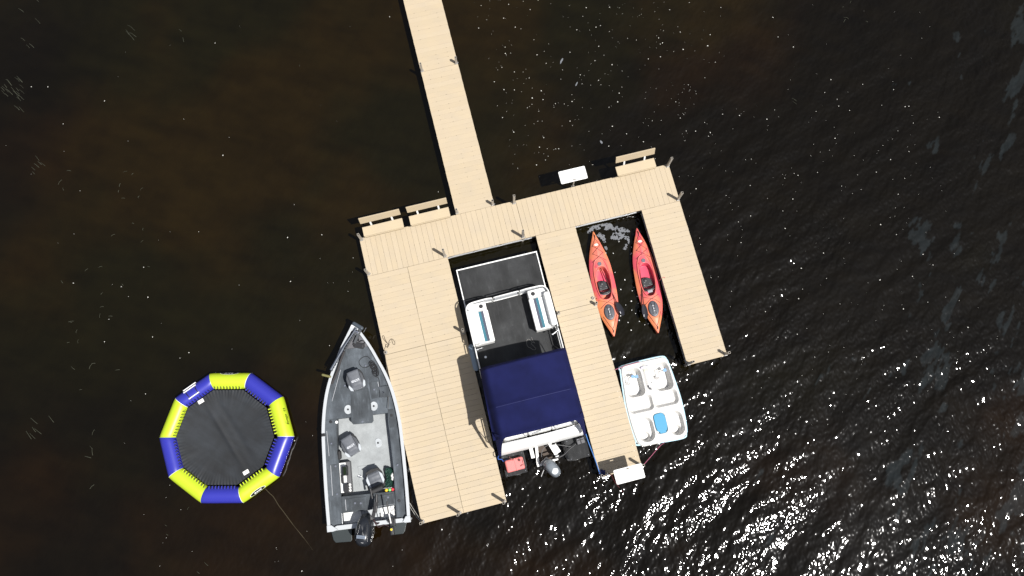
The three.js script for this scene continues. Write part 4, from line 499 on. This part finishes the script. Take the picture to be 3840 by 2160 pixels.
// ------------------------------------------------------------------ pedal boat
{
  const B = thing('pedal_boat', 'white pedal boat with blue lid beside the middle finger dock', 'pedal boat', 4.345, 0, -0.2215, -0.033);
  const hw = table([[-1.21, 0.5], [-1.195, 0.56], [-1.16, 0.635], [-1.1, 0.685], [-1.0, 0.712], [-0.6, 0.757], [0, 0.805], [0.5, 0.80], [0.9, 0.765], [1.05, 0.73], [1.13, 0.675], [1.18, 0.6], [1.2, 0.52]]);
  const sd = (x, z, cx, cz, a, b, r) => { const qx = Math.abs(x - cx) - a + r, qz = Math.abs(z - cz) - b + r; return Math.hypot(Math.max(qx, 0), Math.max(qz, 0)) + Math.min(Math.max(qx, qz), 0) - r; };
  const H = (x, z) => {
    let y = 0.40; const dip = (d, depth, w) => { y -= depth * sstep(0.0, -w, d); };
    dip(sd(x, z, -0.41, -0.63, 0.28, 0.44, 0.2), 0.28, 0.11); dip(sd(x, z, 0.44, -0.63, 0.28, 0.43, 0.2), 0.28, 0.11);
    dip(Math.min(sd(x, z, -0.37, 0.0, 0.39, 0.25, 0.16), sd(x, z, 0.37, -0.01, 0.39, 0.24, 0.16)), 0.15, 0.1);
    dip(sd(x, z, -0.4, 0.74, 0.245, 0.36, 0.23), 0.17, 0.065); dip(sd(x, z, 0.5, 0.74, 0.225, 0.36, 0.22), 0.17, 0.065);
    dip(sd(x, z, 0.05, 0.65, 0.19, 0.31, 0.14), 0.06, 0.04); dip(sd(x, z, -0.43, 0.93, 0.14, 0.14, 0.14), 0.1, 0.05); dip(sd(x, z, 0.51, 0.93, 0.13, 0.14, 0.13), 0.1, 0.05);
    y += 0.05 * sstep(0.12, 0.0, Math.abs(x)) * sstep(-1.15, -1.0, z) * sstep(-0.28, -0.42, z); return y;
  };
  const shell = P(0.6, 0.59, 0.565, 0.42);
  mesh('hull_top', grid(170, 240, (u, v) => { const z = -1.205 + 2.4 * v, s = u * 2 - 1, w = hw(z), x = s * w, e = Math.min(w - Math.abs(x), Math.min(z + 1.21, 1.2 - z)); return [x, H(x, z) - 0.05 * sstep(0.05, 0, e), z]; }), shell, B);
  const ring = []; for (let i = 0; i <= 60; i++) { const z = -1.207 + 2.404 * i / 60; ring.push([hw(z), z]); } const full = [...ring, ...ring.slice().reverse().map(([x, z]) => [-x, z])];
  mesh('hull_side', [grid(full.length, 4, (u, v) => { const [x, z] = full[Math.round(u * full.length) % full.length]; return [x * (1 - 0.1 * v * v), 0.35 - 0.47 * v, z * (1 - 0.06 * v * v)]; })], shell, B);
  mesh('rim_trim', [tube(full.filter((_, i) => i % 3 === 0).map(([x, z]) => [x * 1.004, 0.335, z * 1.004]), 0.026, true, 8, 0.5, 4)], P(0.42, 0.62, 0.70, 0.5), B);
  mesh('cooler_lid', [ext([[-0.1, 0.44], [-0.07, 0.40], [-0.02, 0.375], [0.13, 0.37], [0.19, 0.4], [0.225, 0.48], [0.235, 0.72], [0.205, 0.86], [0.16, 0.9], [0.16, 0.94], [-0.02, 0.945], [-0.025, 0.9], [-0.08, 0.86], [-0.105, 0.74]], 0.36, 0.395, 0.006)], P(0.02, 0.23, 0.40, 0.45), B);
  for (const s of [0, 1]) {
    const P0 = new THREE.Group(); P0.name = 'pedal_crank'; P0.position.set(s ? 0.0 : 0.0, 0, 0); B.add(P0);
    const pts = s ? [[0.17, 0.30, -0.7], [0.26, 0.27, -0.62], [0.37, 0.28, -0.63], [0.39, 0.30, -0.8], [0.5, 0.36, -0.8], [0.57, 0.36, -0.8]] : [[-0.62, 0.26, -0.65], [-0.53, 0.28, -0.61], [-0.52, 0.30, -0.8], [-0.44, 0.34, -0.82], [-0.28, 0.34, -0.79], [-0.22, 0.31, -0.72], [-0.15, 0.3, -0.7]];
    mesh('crank', pts.slice(1).map((p, i) => bar(pts[i], p, 0.011, 8)), M(0.25, 0.24, 0.24, 0.4, 0.6), P0);
    for (const [x, z, c] of s ? [[0.56, -0.8, 0], [0.3, -0.62, 1]] : [[-0.39, -0.81, 0], [-0.29, -0.79, 0], [-0.6, -0.65, 1]]) mesh('pedal', [rbox(0.095, 0.03, 0.085, 0.008, x, c ? 0.28 : 0.36, z, 0, 0.1)], c ? M(0.35, 0.34, 0.33, 0.6) : P(0.16, 0.32, 0.62, 0.5), P0);
  }
  mesh('steering_handle', [tube([[-0.03, 0.44, -0.47], [-0.03, 0.48, -0.43], [0.0, 0.485, -0.34], [0.03, 0.46, -0.33], [0.02, 0.44, -0.4]], 0.012, false, 6)], M(0.15, 0.15, 0.16, 0.5), B);
  for (const [x, z] of [[-0.02, -0.5], [0.12, -0.51], [-0.12, 1.06], [0.3, 1.03]]) mesh('drain_plug', [cyl(0.03, 0.034, 0.02, x, 0.405 + (z < 0 ? 0.03 : 0), z, 16)], shell, B);
  const lt = canvasTex(256, 60, (c, w, h) => { c.fillStyle = '#6d6f78'; c.fillRect(0, 0, w, h); c.fillStyle = '#f2f4f8'; c.fillRect(6, 6, w - 12, h - 12); c.fillStyle = '#b9a9d8'; c.fillRect(10, 10, 44, h - 20); c.fillStyle = '#5f6570'; for (const [x, a, b] of [[66, 10, 26], [92, 30, 12], [120, 8, 22], [150, 26, 18], [176, 12, 12], [204, 28, 14], [226, 12, 24]]) { c.fillRect(x, a, 14, 7); c.fillRect(x + 3, h - 14, b, 5); } }); const lp = new THREE.PlaneGeometry(0.27, 0.06); lp.rotateX(-PI / 2); lp.rotateY(0.02); lp.translate(0.01, 0.458, -1.0); const lb = mesh('maker_label', lp, M(0.85, 0.85, 0.85, 0.5, 0, { map: lt }), B);
  mesh('print', [ext([[-0.04, -0.93], [0.06, -0.95], [0.1, -0.9], [0.05, -0.86], [-0.05, -0.88]], 0.452, 0.4545)], P(0.66, 0.68, 0.4, 0.5), B); mesh('print', [ext([[0.02, -0.86], [0.1, -0.88], [0.11, -0.82], [0.04, -0.79]], 0.452, 0.4545)], P(0.45, 0.66, 0.64, 0.5), B);
  // faded registration decal on the left flank
  const dt = canvasTex(96, 256, (c, w, h) => { c.clearRect(0, 0, w, h); c.fillStyle = '#c3d8c0'; c.fillRect(14, 10, 60, 90); c.fillStyle = '#7d8f86'; for (let i = 0; i < 9; i++) c.fillRect(20 + (i * 13) % 34, 24 + i * 22, 16, 7); }); const dp = new THREE.PlaneGeometry(0.09, 0.36); dp.rotateX(-PI / 2); dp.translate(-0.70, 0.404, 0.52); mesh('decal', dp, M(0.85, 0.88, 0.85, 0.5, 0, { map: dt, transparent: true, alphaTest: 0.4 }), B);
}
const pink = M(0.34, 0.09, 0.15, 0.8);
solo('bow_line', [tube([[4.29, 0.42, -1.41], [3.9, 0.4, -1.4], [3.6, 0.44, -1.37], [3.5, 0.462, -1.36]], 0.01, false, 6)], pink, 'pink line from the pedal boat bow to the finger dock', 'rope');
solo('tow_line', [tube([[4.36, 0.36, 0.98], [4.2, 0.25, 1.06], [3.85, 0.3, 1.28], [3.56, 0.42, 1.44], [3.48, 0.5, 1.41]], 0.009, false, 6)], pink, 'pink line from the pedal boat stern to the finger dock corner post', 'rope');
solo('red_knot', [tube([[2.53, 0.47, 1.46], [2.56, 0.48, 1.43], [2.6, 0.47, 1.47], [2.55, 0.49, 1.49], [2.57, 0.46, 1.44], [2.62, 0.42, 1.5], [2.68, 0.12, 1.66], [2.74, 0.0, 1.8], [2.86, -0.02, 2.05]], 0.007, false, 6)], M(0.1, 0.012, 0.018, 0.7), 'dark red line knotted at the finger dock end and dropping into the water', 'rope');
solo('corner_clamp', [rbox(0.14, 0.03, 0.05, 0.01, 2.4, 0.47, 1.5, 0, 0.1), rbox(0.05, 0.05, 0.1, 0.015, 2.5, 0.48, 1.46, 0, 0.3), cyl(0.015, 0.015, 0.06, 2.51, 0.5, 1.42, 10, 0.6)], M(0.75, 0.75, 0.73, 0.35, 0.4), 'pale metal clamp on the corner of the middle finger dock', 'clamp');

// ------------------------------------------------------------------ foam, specks and weed on the water
{
  const foamM = M(0.13, 0.137, 0.15, 0.7), foamW = M(0.62, 0.62, 0.6, 0.7);
  const g = [], gw = []; const blob = (x, z, a, b, rot, n = 26, s = 0.5, arr = g) => { const ph = rr(0, 50), o = []; for (let i = 0; i < n; i++) { const t = i / n * 2 * PI, k = 0.62 + s * 1.1 * fbm(Math.cos(t) * 1.6 + ph, Math.sin(t) * 1.6 + ph, 400, 3) + 0.16 * (rnd() - 0.5); const X = a * k * Math.cos(t), Z = b * k * Math.sin(t); o.push([x + X * Math.cos(rot) - Z * Math.sin(rot), z + X * Math.sin(rot) + Z * Math.cos(rot)]); } arr.push(ext(o, 0.004, 0.014)); };
  const drifts = [[[[3.963,-5.674],[4.113,-5.772],[4.238,-5.775]],0.048],[[[4.118,-5.788],[4.24,-5.723]],0.056],[[[4.247,-5.807],[4.315,-5.815],[4.414,-5.756],[4.547,-5.761]],0.021],[[[4.502,-5.658],[4.634,-5.718],[4.669,-5.667]],0.06],[[[4.619,-5.662],[4.723,-5.594],[4.828,-5.525],[4.975,-5.463],[5.061,-5.416]],0.05],[[[5.061,-5.416],[5.151,-5.385]],0.024],[[[4.64,-5.445],[4.671,-5.378],[4.645,-5.342],[4.587,-5.314]],0.027],[[[4.754,-5.408],[4.869,-5.379],[4.935,-5.32]],0.032],[[[4.944,-5.352],[5.045,-5.301]],0.014],[[[4.817,-5.341],[4.921,-5.273],[5.103,-5.215]],0.018],[[[4.705,-5.293],[4.769,-5.227],[4.919,-5.265]],0.034],[[[4.975,-5.2],[5.043,-5.15],[5.044,-5.065],[5.006,-4.99],[4.961,-4.976]],0.021],[[[4.223,-5.482],[4.306,-5.427],[4.313,-5.332]],0.056],[[[4.313,-5.332],[4.327,-5.236]],0.018],[[[4.307,-5.073],[4.336,-5.032]],0.029],[[[4.865,-4.899],[4.923,-4.902]],0.019]];
  { const S = 0.0115, p = [], id = []; const dist = (x, z, [ax, az], [bx, bz]) => { const dx = bx - ax, dz = bz - az, t = clamp(((x - ax) * dx + (z - az) * dz) / (dx * dx + dz * dz)); return Math.hypot(x - ax - dx * t, z - az - dz * t); };
    for (let x = 3.75; x < 5.35; x += S) for (let z = -5.82; z < -4.8; z += S) { let d = 9; for (const [q, r] of drifts) for (let i = 0; i < q.length - 1; i++) d = Math.min(d, dist(x, z, q[i], q[i + 1]) - r); const n = fbm(x * 16, z * 16, 407, 4) - 0.5; if (d + 0.13 * n < 0.004 && fbm(x * 22 + 5, z * 22, 409, 3) > 0.3) { const y = 0.011 + 0.004 * fbm(x * 40, z * 40, 411, 2), k = p.length / 3; p.push(x, y, z, x + S, y, z, x, y, z + S, x + S, y, z + S); id.push(k, k + 2, k + 1, k + 1, k + 2, k + 3); } }
    const q = new THREE.BufferGeometry(); q.setAttribute('position', new THREE.Float32BufferAttribute(p, 3)); q.setAttribute('uv', new THREE.Float32BufferAttribute(new Float32Array(p.length / 3 * 2), 2)); q.setIndex(id); q.computeVertexNormals(); g.push(q); }
  for (let i = 0; i < 46; i++) blob(rr(4.0, 5.2), -5.2 + Math.pow(rnd(), 0.7) * 2.8, rr(0.012, 0.03), rr(0.01, 0.024), rr(0, 3), 9, 0.3, gw);
  for (const [x, z, a, b, r] of [[4.6, -11.4, 0.11, 0.03, -0.9], [4.86, -10.5, 0.09, 0.02, -0.9], [5.1, -8.4, 0.06, 0.035, 1.2], [1.55, -0.9, 0.04, 0.03, 0], [-3.6, 3.6, 0.09, 0.06, 0.6], [-3.1, 3.75, 0.08, 0.05, -0.4], [-2.6, 3.7, 0.04, 0.08, 0.1], [-4.0, 3.0, 0.06, 0.035, -0.3]]) blob(x, z, a, b, r);
  const a = mesh('foam', g, foamM); stuff(a, 'grey foam scum drifting between the kayak bows'); const b = mesh('foam', gw, foamW); stuff(b, 'small white foam flecks between the two kayaks');
  // tiny pale discs at the water surface, thicker above the platform
  const N = 900, im = new THREE.InstancedMesh(new THREE.CylinderGeometry(1, 0.9, 0.6, 7), M(0.5, 0.49, 0.45, 0.7), N), m4 = new THREE.Matrix4(), q = new THREE.Quaternion(), e = new THREE.Euler();
  for (let i = 0; i < N; i++) {
    let x, z; const t = rnd();
    if (t < 0.46) { x = rr(2.2, 9.5); z = rr(-15, -7.6); if (fbm(x * 0.5, z * 0.5, 500, 3) < 0.45) { x += rr(-1, 1); z += rr(-1.5, 1.5); } } else if (t < 0.78) { x = rr(6.9, 15); z = rr(-9, 2); } else if (t < 0.84) { x = rr(-11, -3.1); z = rr(-8, 3); } else if (t < 0.88) { x = rr(-14, 0); z = rr(-16, -7.5); } else { x = rr(7, 17); z = rr(-13, -5); }
    const s = 0.004 + 0.012 * Math.pow(rnd(), 3.4); e.set(0, rr(0, 6), 0); m4.compose(new THREE.Vector3(x, 0.008, z), q.setFromEuler(e), new THREE.Vector3(s * rr(0.8, 1.7), 0.006, s)); im.setMatrixAt(i, m4);
  }
  im.name = 'pale_specks'; stuff(im, 'tiny pale specks on the lake surface'); scene.add(im);
  // reed and weed blades showing at the surface on the left
  const rg = []; const blade = (x, z, l, th, w) => { rg.push(tube([[x, -0.01, z], [x + l * 0.35 * Math.cos(th), 0.016, z + l * 0.35 * Math.sin(th)], [x + l * 0.7 * Math.cos(th + 0.06), 0.014, z + l * 0.7 * Math.sin(th + 0.06)], [x + l * Math.cos(th + 0.1), -0.012, z + l * Math.sin(th + 0.1)]], w, false, 4, 0.5, 2)); };
  for (const [cx, cz, n, sp, l] of [[-12.75, -14.85, 20, 0.5, 0.34], [-12.6, -14.2, 5, 0.3, 0.3], [-11.9, -17.2, 3, 0.6, 0.3], [-8.9, -15.9, 5, 0.25, 0.3], [-12.0, -16.2, 3, 0.4, 0.3], [-12.3, -12.0, 6, 0.4, 0.28], [-11.5, -11.2, 3, 0.5, 0.2], [-9.5, -10.3, 7, 0.8, 0.14], [-11.3, -7.1, 9, 1.2, 0.14], [-13.2, -4.2, 6, 0.6, 0.3], [-11.4, -5.5, 8, 1.2, 0.16], [-9.9, -8.4, 6, 1.0, 0.13], [-7.2, -15.2, 2, 0.3, 0.2], [-12.2, -2.4, 5, 1.0, 0.18], [-9.8, 0.4, 5, 1.2, 0.14], [11.4, -8.3, 2, 0.1, 0.3], [14.2, -11, 6, 0.7, 0.14]]) for (let i = 0; i < n; i++) blade(cx + rr(-sp, sp) * 0.6, cz + rr(-sp, sp), l * rr(0.5, 1.2), (l > 0.25 ? rr(0.75, 1.05) : rr(-1.5, 1.5)), rr(0.004, 0.008));
  const wd = mesh('water_weed', rg, M(0.04, 0.042, 0.026, 0.8)); stuff(wd, 'pale reed blades and weed lying at the water surface');
}

scene.traverse((o) => { if (o.isMesh) { o.castShadow = true; o.receiveShadow = true; } });
renderer.render(scene, camera);
